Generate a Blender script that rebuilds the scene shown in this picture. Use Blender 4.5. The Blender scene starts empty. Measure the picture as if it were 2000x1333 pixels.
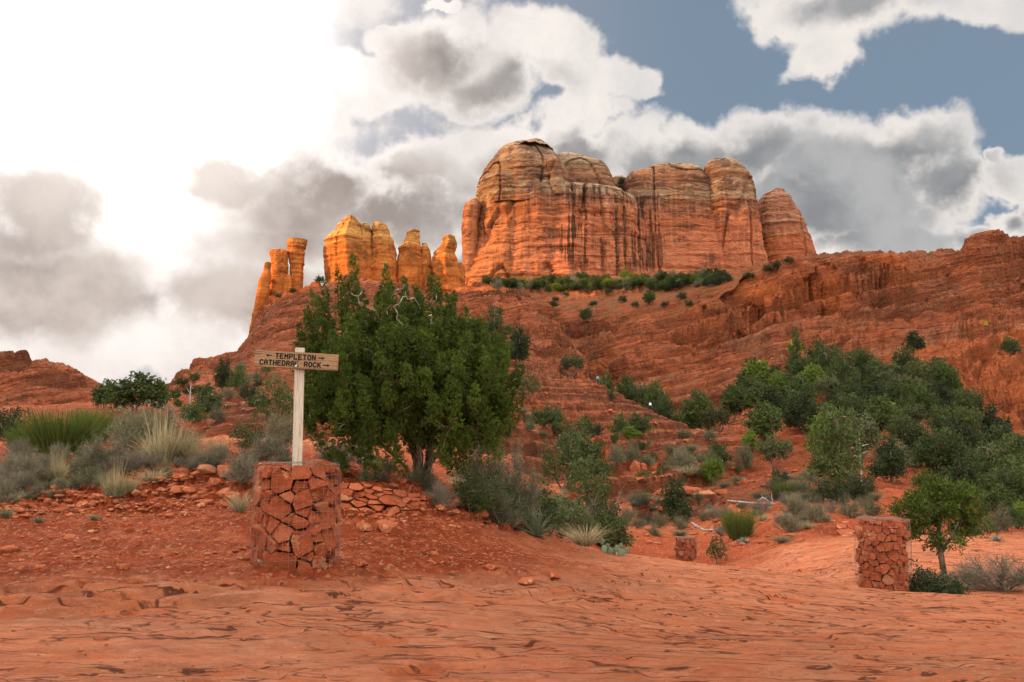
import bpy, bmesh, math, random
import numpy as np
from math import sin, cos, tan, atan2, radians, pi, sqrt
from mathutils import Vector, Matrix

S = bpy.context.scene
COL = S.collection
# ------------------------------------------------------------------ camera
FPX = 35.0/36.0*2000.0
PITCH = radians(6.8)
EYE = 1.65
CP, SP = cos(PITCH), sin(PITCH)
cd = bpy.data.cameras.new("camera")
cd.lens = 35.0; cd.sensor_width = 36.0; cd.clip_start = 0.1; cd.clip_end = 20000
cam = bpy.data.objects.new("camera", cd); COL.objects.link(cam)
cam.location = (0, 0, EYE); cam.rotation_euler = (radians(90)+PITCH, 0, 0)
S.camera = cam
S.view_settings.view_transform = 'Standard'
S.view_settings.look = 'None'
S.view_settings.exposure = 1.0
S.view_settings.gamma = 1.0
S.cycles.max_bounces = 6
S.cycles.diffuse_bounces = 2
S.cycles.use_denoising = True
S.cycles.transparent_max_bounces = 6

def P(px, py, Y):
    """world point at forward distance Y that stands in direction (px, py) of the 2000 x 1333 photograph"""
    v = (666.5-py)/FPX; u = (px-1000)/FPX
    k = Y/(CP-v*SP)
    return (u*k, Y, EYE+(SP+v*CP)*k)
def proj(p):
    x, y, z = p[..., 0], p[..., 1], p[..., 2]-EYE
    d = CP*y+SP*z
    d = np.where(np.abs(d) < .05, .05, d)
    return 1000+FPX*x/d, 666.5-FPX*(CP*z-SP*y)/d
def azel(px, py):
    x, y, z = P(px, py, 100.0); z -= EYE
    return atan2(x, y), atan2(z, sqrt(x*x+y*y))

# ------------------------------------------------------------------ node helper
class NT:
    k = 1.0
    def __init__(s, nt): s.nt = nt
    def n(s, typ, ins=None, out=0, **kw):
        nd = s.nt.nodes.new(typ)
        for k, v in kw.items(): setattr(nd, k, v)
        for k, v in (ins or {}).items():
            sk = nd.inputs[k]
            if hasattr(v, 'is_output'): s.nt.links.new(v, sk)
            else:
                try: sk.default_value = v
                except Exception: sk.default_value = (*v, 1.0)
        return nd.outputs[out]
    def m(s, op, a, b=0.0, c=0.0, clamp=False):
        nd = s.nt.nodes.new('ShaderNodeMath'); nd.operation = op; nd.use_clamp = clamp
        for i, v in enumerate((a, b, c)):
            if hasattr(v, 'is_output'): s.nt.links.new(v, nd.inputs[i])
            else: nd.inputs[i].default_value = v
        return nd.outputs[0]
    def ss(s, x, a, b):            # smoothstep a..b
        nd = s.nt.nodes.new('ShaderNodeMapRange'); nd.interpolation_type = 'SMOOTHSTEP'
        s.nt.links.new(x, nd.inputs[0])
        inv = a > b
        if inv: a, b = b, a
        nd.inputs[1].default_value = a; nd.inputs[2].default_value = b
        nd.inputs[3].default_value = 1.0 if inv else 0.0; nd.inputs[4].default_value = 0.0 if inv else 1.0
        return nd.outputs[0]
    def mix(s, f, a, b, mode='MIX'):
        nd = s.nt.nodes.new('ShaderNodeMix'); nd.data_type = 'RGBA'; nd.blend_type = mode; nd.clamp_factor = True
        for i, v in ((0, f), (6, a), (7, b)):
            if hasattr(v, 'is_output'): s.nt.links.new(v, nd.inputs[i])
            elif i == 0: nd.inputs[0].default_value = v
            else: nd.inputs[i].default_value = (*v, 1.0) if len(v) == 3 else v
        return nd.outputs[2]
    def vec(s, x, y, z): return s.n('ShaderNodeCombineXYZ', {0: x, 1: y, 2: z})
    def noise(s, v, scale, detail=4, rough=.55, dist=0.0):
        o = s.n('ShaderNodeTexNoise', {'Vector': v, 'Scale': scale, 'Detail': detail, 'Roughness': rough, 'Distortion': dist})
        return o if s.k == 1.0 else s.m('MULTIPLY_ADD', o, s.k, .5-.5*s.k, clamp=True)
    def scalev(s, v, k):
        nd = s.nt.nodes.new('ShaderNodeVectorMath'); nd.operation = 'MULTIPLY'
        s.nt.links.new(v, nd.inputs[0]); nd.inputs[1].default_value = k
        return nd.outputs[0]
    def ramp(s, f, stops, interp='LINEAR'):
        nd = s.nt.nodes.new('ShaderNodeValToRGB'); s.nt.links.new(f, nd.inputs[0])
        cr = nd.color_ramp; cr.interpolation = interp
        while len(cr.elements) < len(stops): cr.elements.new(.5)
        for e, (p, c) in zip(cr.elements, stops): e.position = p; e.color = (*c, 1.0)
        return nd.outputs[0]
    def bump(s, h, dist, strength=1.0, normal=None):
        ins = {'Height': h, 'Distance': dist, 'Strength': strength}
        if normal is not None: ins['Normal'] = normal
        return s.n('ShaderNodeBump', ins)

def new_mat(name):
    m = bpy.data.materials.new(name); m.use_nodes = True
    nt = m.node_tree; nt.nodes.clear()
    t = NT(nt); t.k = 1.8
    t.out = nt.nodes.new('ShaderNodeOutputMaterial')
    def surf(col, rough=.9, normal=None, spec=.2):
        ins = {'Base Color': col, 'Roughness': rough, 'Specular IOR Level': spec}
        if normal is not None: ins['Normal'] = normal
        nt.links.new(t.n('ShaderNodeBsdfPrincipled', ins), t.out.inputs[0])
    t.surf = surf
    return m, t

# ------------------------------------------------------------------ sky (world)
SUN_AZ, SUN_EL = radians(-97.0), radians(18.0)
W = bpy.data.worlds.new("World"); S.world = W; W.use_nodes = True
W.node_tree.nodes.clear()
w = NT(W.node_tree)
wo = W.node_tree.nodes.new('ShaderNodeOutputWorld')
D = w.n('ShaderNodeTexCoord', out='Generated')
sky = w.n('ShaderNodeTexSky', sky_type='NISHITA', sun_disc=False, sun_elevation=SUN_EL, sun_rotation=SUN_AZ,
          altitude=1300.0, air_density=1.0, dust_density=1.2, ozone_density=1.5)
sep = W.node_tree.nodes.new('ShaderNodeSeparateXYZ'); W.node_tree.links.new(D, sep.inputs[0])
X, Yd, Z = sep.outputs
AZ = w.m('ARCTAN2', X, Yd)
EL = w.m('ARCSINE', Z)
# domain warp
nw1 = w.n('ShaderNodeTexNoise', {'Vector': D, 'Scale': 9.0, 'Detail': 5.0, 'Roughness': .6}, out='Color')
wsep = W.node_tree.nodes.new('ShaderNodeSeparateXYZ'); W.node_tree.links.new(nw1, wsep.inputs[0])
AZw = w.m('MULTIPLY_ADD', w.m('SUBTRACT', wsep.outputs[0], .5), .11, AZ)
ELw = w.m('MULTIPLY_ADD', w.m('SUBTRACT', wsep.outputs[1], .5), .09, EL)
def blobs(lst, az, el, sm=.12):
    acc = None
    for (px, py, rx, ry, *q) in lst:
        a0, e0 = azel(px, py)
        a1, _ = azel(px+rx, py); _, e1 = azel(px, py-ry)
        ra, re = max(abs(a1-a0), 1e-3), max(abs(e1-e0), 1e-3)
        dx = w.m('MULTIPLY_ADD', az, 1/ra, -a0/ra); dy = w.m('MULTIPLY_ADD', el, 1/re, -e0/re)
        d = w.m('SQRT', w.m('MULTIPLY_ADD', dx, dx, w.m('MULTIPLY', dy, dy)))
        top = q[0] if q else 1.0
        f = w.m('MAXIMUM', w.m('SUBTRACT', top, d), -1.0)
        acc = f if acc is None else w.m('SMOOTH_MAX', acc, f, sm)
    return acc
COVER = [(850,105,120,85),(930,150,150,75),(1065,95,110,85),(1130,150,100,55),(1215,165,60,30),(700,165,130,70),(780,70,70,40),
 (1140,235,90,65),(1040,280,120,55),(960,340,150,85),(1250,310,110,75),(1100,330,160,80),(1150,300,110,60),
 (1350,300,105,80),(1480,290,115,80),(1620,310,140,95),(1750,305,125,90),(1830,360,100,70),(1600,410,300,110),(1945,300,28,22),
 (1660,10,230,95),(1540,35,110,55),(1610,100,95,50),(1890,-5,180,60),
 (1990,340,110,40),(1960,420,60,45),(1890,450,100,30),(1690,475,190,40),(2030,400,70,60),
 (200,250,480,420),(80,520,330,220),(400,560,420,140),(640,390,200,110),(760,430,240,80),(800,340,150,55),(300,690,420,70),(560,450,220,130),(560,230,120,90),
 (-400,300,500,500),(300,-300,700,330),(1000,-420,400,160),(1600,-500,500,180),(2500,200,300,160),(2300,480,300,90),(850,15,40,18)]
GRAY = [(100,420,170,100),(60,560,270,100),(440,345,110,55),(610,400,170,95),(720,410,200,90),(520,600,210,60),(860,430,120,60),(250,610,160,45,.8),
 (840,125,110,80,.75),(980,175,170,60,.7),(1480,340,230,95),(1680,370,270,125),(1590,440,220,60),(1130,300,120,60,.8),(1280,340,110,60,.9),(1850,390,90,70),
 (1720,10,190,60,.7),(1600,20,120,60,.5),(1990,420,70,60,.9),(1800,470,120,40,.9),(560,480,150,70,.8),(1000,340,90,60,.7),(1340,300,70,50,.7)]
C0 = blobs(COVER, AZw, ELw)
G0 = blobs(GRAY, AZw, ELw, .2)
nb = w.noise(D, 13.0, 10, .52, .0)
nf = w.noise(D, 6.0, 6, .6)
nfine = w.noise(D, 42.0, 8, .66)
nsum = w.m('ADD', w.m('MULTIPLY', w.m('SUBTRACT', nb, .5), 1.9), w.m('MULTIPLY', w.m('SUBTRACT', nfine, .5), .44))
dens = w.m('ADD', w.m('ADD', C0, .13), nsum)
# broken cloud over the rest of the sky dome (overhead and behind)
back = w.ss(w.m('ADD', w.m('MULTIPLY', Z, .9), w.m('MULTIPLY', Yd, -.8)), .05, .5)
dens = w.m('ADD', dens, w.m('MULTIPLY', back, w.m('MULTIPLY_ADD', nf, 3.0, -.2)))
mask = w.ss(dens, -.08, .30)
thick = w.ss(w.m('ADD', G0, w.m('MULTIPLY', w.m('SUBTRACT', nb, .5), 1.1)), -.40, .45)
rim = w.ss(dens, .10, .75)
gray = w.m('MULTIPLY', thick, rim)
# angular distance to the bright veiled sun patch
ga, ge = azel(210, 60)
gd = (sin(ga)*cos(ge), cos(ga)*cos(ge), sin(ge))
dp = W.node_tree.nodes.new('ShaderNodeVectorMath'); dp.operation = 'DOT_PRODUCT'
W.node_tree.links.new(D, dp.inputs[0]); dp.inputs[1].default_value = gd
ang = w.m('ARCCOSINE', dp.outputs['Value'])
glow = w.m('MULTIPLY', w.ss(w.m('MULTIPLY_ADD', w.m('SUBTRACT', nb, .5), .14, ang), .235, .07), w.m('SUBTRACT', 1.0, w.m('MULTIPLY', thick, .8)))
glow2 = w.ss(ang, .42, .10)
leftish = w.ss(AZ, .22, -.26)
K = 0.50/0.1
def c(r, g, b): return (r*K, g*K, b*K)
blue = w.mix(leftish, w.mix(.10, c(.205, .272, .350), sky), w.mix(.10, c(.47, .45, .48), sky))
graycol = w.mix(leftish, c(.27, .28, .295), c(.37, .30, .265))
graycol = w.mix(w.ss(w.m('ADD', w.m('MULTIPLY', nb, .6), w.m('MULTIPLY', nf, .4)), .40, .62), graycol, w.mix(leftish, c(.48,.48,.48), c(.70,.60,.54)))
white = w.mix(leftish, c(.93, .86, .80), c(1.05, .97, .92))
white = w.mix(w.ss(w.m('ADD', nb, w.m('MULTIPLY', nfine, .4)), .5, .95), white, w.mix(leftish, c(.72,.70,.69), c(.83,.75,.70)))
ccol = w.mix(gray, white, graycol)
out = w.mix(mask, blue, ccol)
lowpink = w.m('MULTIPLY', w.ss(EL, .16, .04), leftish)
out = w.mix(w.m('MULTIPLY', lowpink, .3), out, c(.80, .68, .62))
# bright veil round the hidden sun, thinner in front of dense cloud
veil = w.m('MULTIPLY', glow2, w.m('SUBTRACT', 1.0, w.m('MULTIPLY', thick, .75)))
out = w.mix(w.m('MULTIPLY', veil, .35), out, c(1.25, 1.18, 1.12))
out = w.mix(glow, out, c(3.2, 3.0, 2.8))
core = w.ss(ang, .13, .03)
out = w.mix(core, out, c(135, 122, 104))
# overhead and behind: bright broken cloud that the lens does not see
up = w.mix(w.ss(nf, .42, .6), c(.90, 1.08, 1.32), c(4.6, 4.3, 3.9))
out = w.mix(back, out, up)
out = w.mix(w.ss(Z, .0, -.05), out, c(.22, .12, .08))
bg = w.n('ShaderNodeBackground', {'Color': out, 'Strength': 0.1})
W.node_tree.links.new(bg, wo.inputs[0])

# ------------------------------------------------------------------ sun
sd = bpy.data.lights.new("sun", 'SUN'); sd.energy = 5.0; sd.angle = radians(.5); sd.color = (1.0, .56, .20)
sun = bpy.data.objects.new("sun", sd); COL.objects.link(sun)
SUNV = Vector((sin(SUN_AZ)*cos(SUN_EL), cos(SUN_AZ)*cos(SUN_EL), sin(SUN_EL)))
sun.rotation_euler = (-SUNV).to_track_quat('-Z', 'Y').to_euler()
sun.location = SUNV*400

# ------------------------------------------------------------------ noise
_r = np.random.RandomState(7)
_perm = np.concatenate([_r.permutation(256)]*3).astype(np.int32)
_g = _r.normal(size=(256, 3)); _g /= np.linalg.norm(_g, axis=1)[:, None]; _g = _g.astype(np.float32)
def pn(x, y, z=0.0):
    x, y, z = np.broadcast_arrays(np.asarray(x, np.float32), np.asarray(y, np.float32), np.asarray(z, np.float32))
    xi, yi, zi = np.floor(x), np.floor(y), np.floor(z)
    fx, fy, fz = x-xi, y-yi, z-zi
    xi, yi, zi = xi.astype(np.int32) & 255, yi.astype(np.int32) & 255, zi.astype(np.int32) & 255
    fd = lambda t: t*t*t*(t*(t*6-15)+10)
    u, v, q = fd(fx), fd(fy), fd(fz)
    def gr(i, j, k):
        h = _perm[_perm[_perm[xi+i]+yi+j]+zi+k]
        g = _g[h]
        return g[..., 0]*(fx-i)+g[..., 1]*(fy-j)+g[..., 2]*(fz-k)
    L = lambda a, b, t: a+t*(b-a)
    return L(L(L(gr(0,0,0), gr(1,0,0), u), L(gr(0,1,0), gr(1,1,0), u), v),
             L(L(gr(0,0,1), gr(1,0,1), u), L(gr(0,1,1), gr(1,1,1), u), v), q)*1.6
def fbm(x, y, z=0.0, o=4, r=.5):
    s = 0; a = 1.0; t = 0; f = 1.0
    for i in range(o):
        s = s+a*pn(x*f+17.3*i, y*f+5.1*i, z*f+9.7*i); t += a; a *= r; f *= 2.03
    return s/t
def sst(x, a, b):
    t = np.clip((x-a)/(b-a), 0, 1); return t*t*(3-2*t)
def stair(b, sharp=.25):
    """staircase: integer treads with short rounded risers"""
    f = np.floor(b); t = b-f
    return f+sst(t, 1-sharp, 1.0)

# ------------------------------------------------------------------ object helpers
def link(o, parent=None):
    COL.objects.link(o)
    if parent is not None: o.parent = parent
    return o
def mesh_np(name, V, faces, mats, smooth=False, parent=None, attrs=None, matidx=None):
    """faces: list of int arrays (n,k)"""
    me = bpy.data.meshes.new(name)
    V = np.asarray(V, np.float32).reshape(-1, 3)
    faces = [np.asarray(f, np.int32) for f in faces if len(f)]
    me.vertices.add(len(V)); me.vertices.foreach_set('co', V.ravel())
    lt = np.concatenate([np.full(len(f), f.shape[1], np.int32) for f in faces])
    lv = np.concatenate([f.ravel() for f in faces])
    me.loops.add(len(lv)); me.loops.foreach_set('vertex_index', lv)
    me.polygons.add(len(lt))
    me.polygons.foreach_set('loop_start', np.concatenate([[0], np.cumsum(lt)[:-1]]).astype(np.int32))
    me.polygons.foreach_set('loop_total', lt)
    if smooth: me.polygons.foreach_set('use_smooth', np.ones(len(lt), bool))
    for m in (mats if isinstance(mats, (list, tuple)) else [mats]): me.materials.append(m)
    if matidx is not None: me.polygons.foreach_set('material_index', np.asarray(matidx, np.int32))
    for k, v in (attrs or {}).items():
        a = me.attributes.new(k, 'FLOAT', 'POINT'); a.data.foreach_set('value', np.asarray(v, np.float32).ravel())
    me.update()
    o = bpy.data.objects.new(name, me)
    return link(o, parent)
def tag(o, label, cat, group=None):
    o['label'] = label; o['category'] = cat
    if group: o['group'] = group
    return o
def struct(o): o['kind'] = 'structure'; return o
def empty(name, loc, rz=0.0):
    o = bpy.data.objects.new(name, None); o.location = loc; o.rotation_euler = (0, 0, rz); o.empty_display_size = .2
    return link(o)
def copy_tree(o, parent=None):
    c_ = o.copy(); COL.objects.link(c_)
    if parent is not None: c_.parent = parent
    for ch in list(o.children): copy_tree(ch, c_)
    return c_
def grid_faces(nr, nc, wrap=False):
    i = np.arange(nr-1)[:, None]; j = np.arange(nc if wrap else nc-1)[None, :]
    j2 = (j+1) % nc
    a = i*nc+j; b = i*nc+j2; c_ = (i+1)*nc+j2; d = (i+1)*nc+j
    return np.stack([a, b, c_, d], -1).reshape(-1, 4)
# ------------------------------------------------------------------ materials of the land
def attr(t, name): return t.n('ShaderNodeAttribute', out='Fac', attribute_name=name)
def objpos(t): return t.n('ShaderNodeTexCoord', out='Object')
def xyz(t, v):
    s = t.nt.nodes.new('ShaderNodeSeparateXYZ'); t.nt.links.new(v, s.inputs[0]); return s.outputs

def make_ground_mat():
    m, t = new_mat("red_ground"); v = objpos(t)
    dirt = attr(t, 'dirt'); hol = attr(t, 'hollow')
    vs = t.scalev(v, (.45, 1.0, 1.0))
    n1 = t.noise(vs, 1.1, 6, .6); n2 = t.noise(vs, 9.0, 6, .65); n3 = t.noise(v, 60.0, 5, .7)
    n4 = t.noise(t.scalev(v, (.3, 1.6, 1.0)), 3.0, 7, .65, .4)
    slab = t.mix(t.ss(n1, .35, .68), (.52, .195, .110), (.44, .185, .115))
    slab = t.mix(t.m('MULTIPLY', t.ss(n4, .50, .72), .65), slab, (.36, .175, .125))
    slab = t.mix(t.m('MULTIPLY', t.ss(n2, .54, .72), .45), slab, (.57, .25, .155))
    slab = t.mix(t.m('MULTIPLY', t.ss(n4, .44, .28), .55), slab, (.50, .145, .062))
    gx, gy, gz = xyz(t, v)
    qa = t.n('ShaderNodeTexNoise', {'Vector': t.vec(t.m('MULTIPLY_ADD', gx, .16, t.m('MULTIPLY', gy, .08)), t.m('MULTIPLY', gy, .62), 0.0), 'Scale': 1.0, 'Detail': 6.0, 'Roughness': .5})
    qb = t.n('ShaderNodeTexNoise', {'Vector': t.vec(t.m('MULTIPLY', gx, .50), t.m('MULTIPLY', gy, 1.7), 3.0), 'Scale': 1.0, 'Detail': 6.0, 'Roughness': .52})
    aa = t.m('MULTIPLY_ADD', qa, 17.0, t.m('MULTIPLY', gy, .8)); ab = t.m('MULTIPLY_ADD', qb, 12.0, t.m('MULTIPLY', gy, 1.0))
    fa = t.m('FRACT', aa); fb = t.m('FRACT', ab)
    pa = t.ss(t.noise(t.vec(t.m('MULTIPLY', gx, .35), t.m('MULTIPLY', gy, .8), 7.0), 1.0, 3), .22, .52)
    pb = t.ss(t.noise(t.vec(t.m('MULTIPLY', gx, .8), t.m('MULTIPLY', gy, 1.3), 11.0), 1.0, 3), .40, .62)
    la = t.m('MULTIPLY', t.m('MULTIPLY', t.ss(fa, .86, .96), t.ss(fa, 1.0, .98)), pa)
    lb = t.m('MULTIPLY', t.m('MULTIPLY', t.ss(fb, .80, .93), t.ss(fb, 1.0, .97)), pb)
    ha = t.m('MULTIPLY', t.m('SUBTRACT', t.ss(fa, .93, 1.0), fa), t.m('MULTIPLY_ADD', pa, .8, .2))
    hb_ = t.m('MULTIPLY', t.m('SUBTRACT', t.ss(fb, .90, 1.0), fb), pb)
    slab = t.mix(t.m('MULTIPLY', t.ss(fa, .55, .95), t.m('MULTIPLY', pa, .45)), slab, (.46, .13, .055))
    slab = t.mix(hol, slab, (.50, .12, .042))
    slab = t.mix(t.m('MULTIPLY', t.m('MAXIMUM', la, t.m('MULTIPLY', lb, .85)), .9), slab, (.085, .027, .016))  # thin dark lines paint the shade of undercut step edges
    slab = t.mix(t.m('MULTIPLY', attr(t, 'crack'), t.m('MULTIPLY_ADD', n2, .6, .35)), slab, (.20, .062, .032))  # step risers darkened in colour, as if in shade
    d = t.mix(t.ss(n1, .3, .7), (.33, .075, .030), (.44, .115, .050))
    d = t.mix(t.m('MULTIPLY', t.ss(n2, .52, .72), .45), d, (.52, .19, .105))
    d = t.mix(t.m('MULTIPLY', t.ss(n3, .60, .75), .5), d, (.20, .06, .03))
    slab = t.mix(1.0, slab, (1.32, 1.06, .80), 'MULTIPLY'); d = t.mix(1.0, d, (.80, .45, .26), 'MULTIPLY')
    ga = t.noise(t.scalev(v, (1.0, .6, 1.0)), 16.0, 3, .55); gb = t.noise(t.scalev(v, (1.0, .55, 1.0)), 8.0, 5, .65); gc = t.noise(v, 2.2, 6, .65)
    d = t.mix(t.m('MULTIPLY', t.ss(gc, .52, .75), .5), d, (.19, .045, .017)); d = t.mix(t.m('MULTIPLY', t.ss(gc, .45, .25), .6), d, (.52, .14, .05))
    d = t.mix(t.m('MULTIPLY', t.ss(gb, .58, .74), .75), d, (.11, .028, .013)); d = t.mix(t.m('MULTIPLY', t.ss(gb, .40, .26), .5), d, (.60, .20, .09)); d = t.mix(t.m('MULTIPLY', t.ss(ga, .66, .76), .75), d, (.62, .26, .14))
    sa = t.noise(t.scalev(v, (.35, .5, 1.0)), 12.0, 5, .65); sb2 = t.noise(t.scalev(v, (.30, .8, 1.0)), 2.6, 6, .65)
    slab = t.mix(t.m('MULTIPLY', t.ss(sb2, .56, .76), .40), slab, (.38, .145, .085)); slab = t.mix(t.m('MULTIPLY', t.ss(sb2, .48, .28), .45), slab, (.74, .31, .165))
    slab = t.mix(t.m('MULTIPLY', t.ss(sa, .60, .74), .40), slab, (.30, .10, .055)); slab = t.mix(t.m('MULTIPLY', t.ss(sa, .44, .28), .30), slab, (.80, .37, .21))
    slab = t.mix(t.m('MULTIPLY', t.m('MAXIMUM', la, t.m('MULTIPLY', lb, .85)), .9), slab, (.075, .024, .014))  # same painted undercut shade again, over the mottling
    col = t.mix(dirt, t.mix(.14, slab, t.mix(n3, (.16, .05, .025), (.62, .28, .17))), t.mix(.25, d, t.mix(n3, (.08, .02, .008), (.52, .16, .07))))
    h = t.m('ADD', t.m('MULTIPLY', n2, .6), t.m('MULTIPLY', n3, .25))
    nn = t.bump(t.m('ADD', h, t.m('MULTIPLY', n4, .9)), .035, .8)
    sh = t.m('MULTIPLY', t.m('ADD', ha, t.m('MULTIPLY', hb_, .5)), t.m('SUBTRACT', 1.0, dirt))
    nn = t.bump(sh, .06, 1.0, nn)
    nn = t.bump(t.m('ADD', n3, t.m('MULTIPLY', t.m('ADD', gb, sa), 1.2)), .014, 1.0, nn)
    t.surf(col, .95, nn, .03)
    return m

def make_hill_mat(name, tilt=0.0, period=1.0, tone=1.0, dirtcol=(.38, .105, .05)):
    m, t = new_mat(name); v = objpos(t); x, y, z = xyz(t, v)
    dirt = attr(t, 'dirt'); sage = attr(t, 'sage')
    big = t.noise(v, .012, 4, .6); mid = t.noise(v, .07, 6, .6); fin = t.noise(v, .6, 8, .65)
    b = t.m('ADD', t.m('MULTIPLY_ADD', x, -tilt, z), t.m('MULTIPLY', t.noise(v, .03, 5, .6), 2.6*period))
    sv = t.vec(t.m('MULTIPLY', x, .03), t.m('MULTIPLY', y, .03), t.m('MULTIPLY', b, .22/period))
    s1 = t.noise(sv, 1.0, 6, .6)
    sv2 = t.vec(t.m('MULTIPLY', x, .06), t.m('MULTIPLY', y, .06), t.m('MULTIPLY', b, 1.1/period))
    s2 = t.noise(sv2, 1.0, 6, .65)
    k = tone
    col = t.ramp(s1, [(.15, (.17*k, .055*k, .033*k)), (.38, (.32*k, .10*k, .052*k)), (.55, (.41*k, .13*k, .068*k)), (.68, (.28*k, .11*k, .07*k)), (.85, (.46*k, .21*k, .135*k))])
    col = t.mix(t.m('MULTIPLY', t.ss(s2, .50, .68), .55), col, (.47*k, .235*k, .16*k))
    col = t.mix(t.m('MULTIPLY', t.ss(s2, .46, .30), .7), col, (.15*k, .052*k, .034*k))
    col = t.mix(t.m('MULTIPLY', t.ss(t.noise(v, .03, 7, .65), .50, .66), .65), col, (.19*k, .098*k, .07*k))
    col = t.mix(t.m('MULTIPLY', t.ss(t.noise(v, .16, 6, .7), .60, .70), .5), col, (.42*k, .27*k, .19*k))
    col = t.mix(t.m('MULTIPLY', t.ss(big, .52, .62), .35), col, (.52*k, .15*k, .06*k))
    dd = t.mix(fin, tuple(q*.8 for q in dirtcol), tuple(min(1, q*1.3) for q in dirtcol))
    col = t.mix(dirt, col, dd)
    col = t.mix(t.m('MULTIPLY', sage, t.ss(t.noise(v, .35, 6, .7), .42, .6)), col, (.20, .19, .11))
    ln = t.noise(t.vec(t.m('MULTIPLY', x, .10), t.m('MULTIPLY', y, .10), t.m('MULTIPLY', b, 2.4/period)), 1.0, 5, .6)
    rock = t.mix(t.m('MULTIPLY', t.ss(ln, .38, .24), .75), col, (.10, .036, .024))
    rock = t.mix(t.m('MULTIPLY', t.ss(ln, .66, .80), .5), rock, (.52*k, .25*k, .16*k))
    bm_ = t.vec(t.m('MULTIPLY', x, .055), t.m('MULTIPLY', y, .055), t.m('MULTIPLY', b, .95/period**.5))
    m1 = t.noise(bm_, 1.0, 7, .68); m2 = t.noise(t.scalev(v, (.07, .07, .13)), 1.0, 7, .68)
    rock = t.mix(t.m('MULTIPLY', t.ss(m1, .54, .70), .75), rock, (.085, .036, .026))
    rock = t.mix(t.m('MULTIPLY', t.ss(m1, .42, .26), .55), rock, (.62*k, .25*k, .13*k))
    rock = t.mix(t.m('MULTIPLY', t.ss(m2, .58, .70), .65), rock, (.26, .165, .12))
    jn = t.n('ShaderNodeTexNoise', {'Vector': t.vec(t.m('MULTIPLY', x, .05), t.m('MULTIPLY', y, .03), t.m('MULTIPLY', z, .018)), 'Scale': 1.0, 'Detail': 5.0, 'Roughness': .6})
    jl = t.m('MULTIPLY', t.ss(t.m('ABSOLUTE', t.m('SUBTRACT', jn, .5)), .012, .002), t.ss(big, .40, .62))
    rock = t.mix(t.m('MULTIPLY', jl, .45), rock, (.05, .02, .015))
    rock = t.mix(t.m('MULTIPLY', attr(t, 'scar'), .8), rock, (.70, .205, .060))
    rock = t.mix(t.m('MULTIPLY', attr(t, 'pale'), .8), rock, (.60, .40, .27))
    rock = t.mix(t.m('MULTIPLY', attr(t, 'crack'), t.m('MULTIPLY_ADD', mid, .5, .4)), rock, (.085, .032, .022))  # ledge risers get painted shade here; cliff joints are dark too
    col = t.mix(dirt, rock, col)
    col = t.mix(.25, col, t.mix(fin, (.05, .02, .012), (.60, .28, .17)))
    col = t.mix(1.0, col, (1.24, .93, .70), 'MULTIPLY')
    nn = t.bump(t.m('ADD', s2, t.m('MULTIPLY', fin, .5)), 2.2*period**.5, .9)
    nn = t.bump(fin, .8, .6, nn)
    t.surf(col, .95, nn, .04)
    return m

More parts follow.
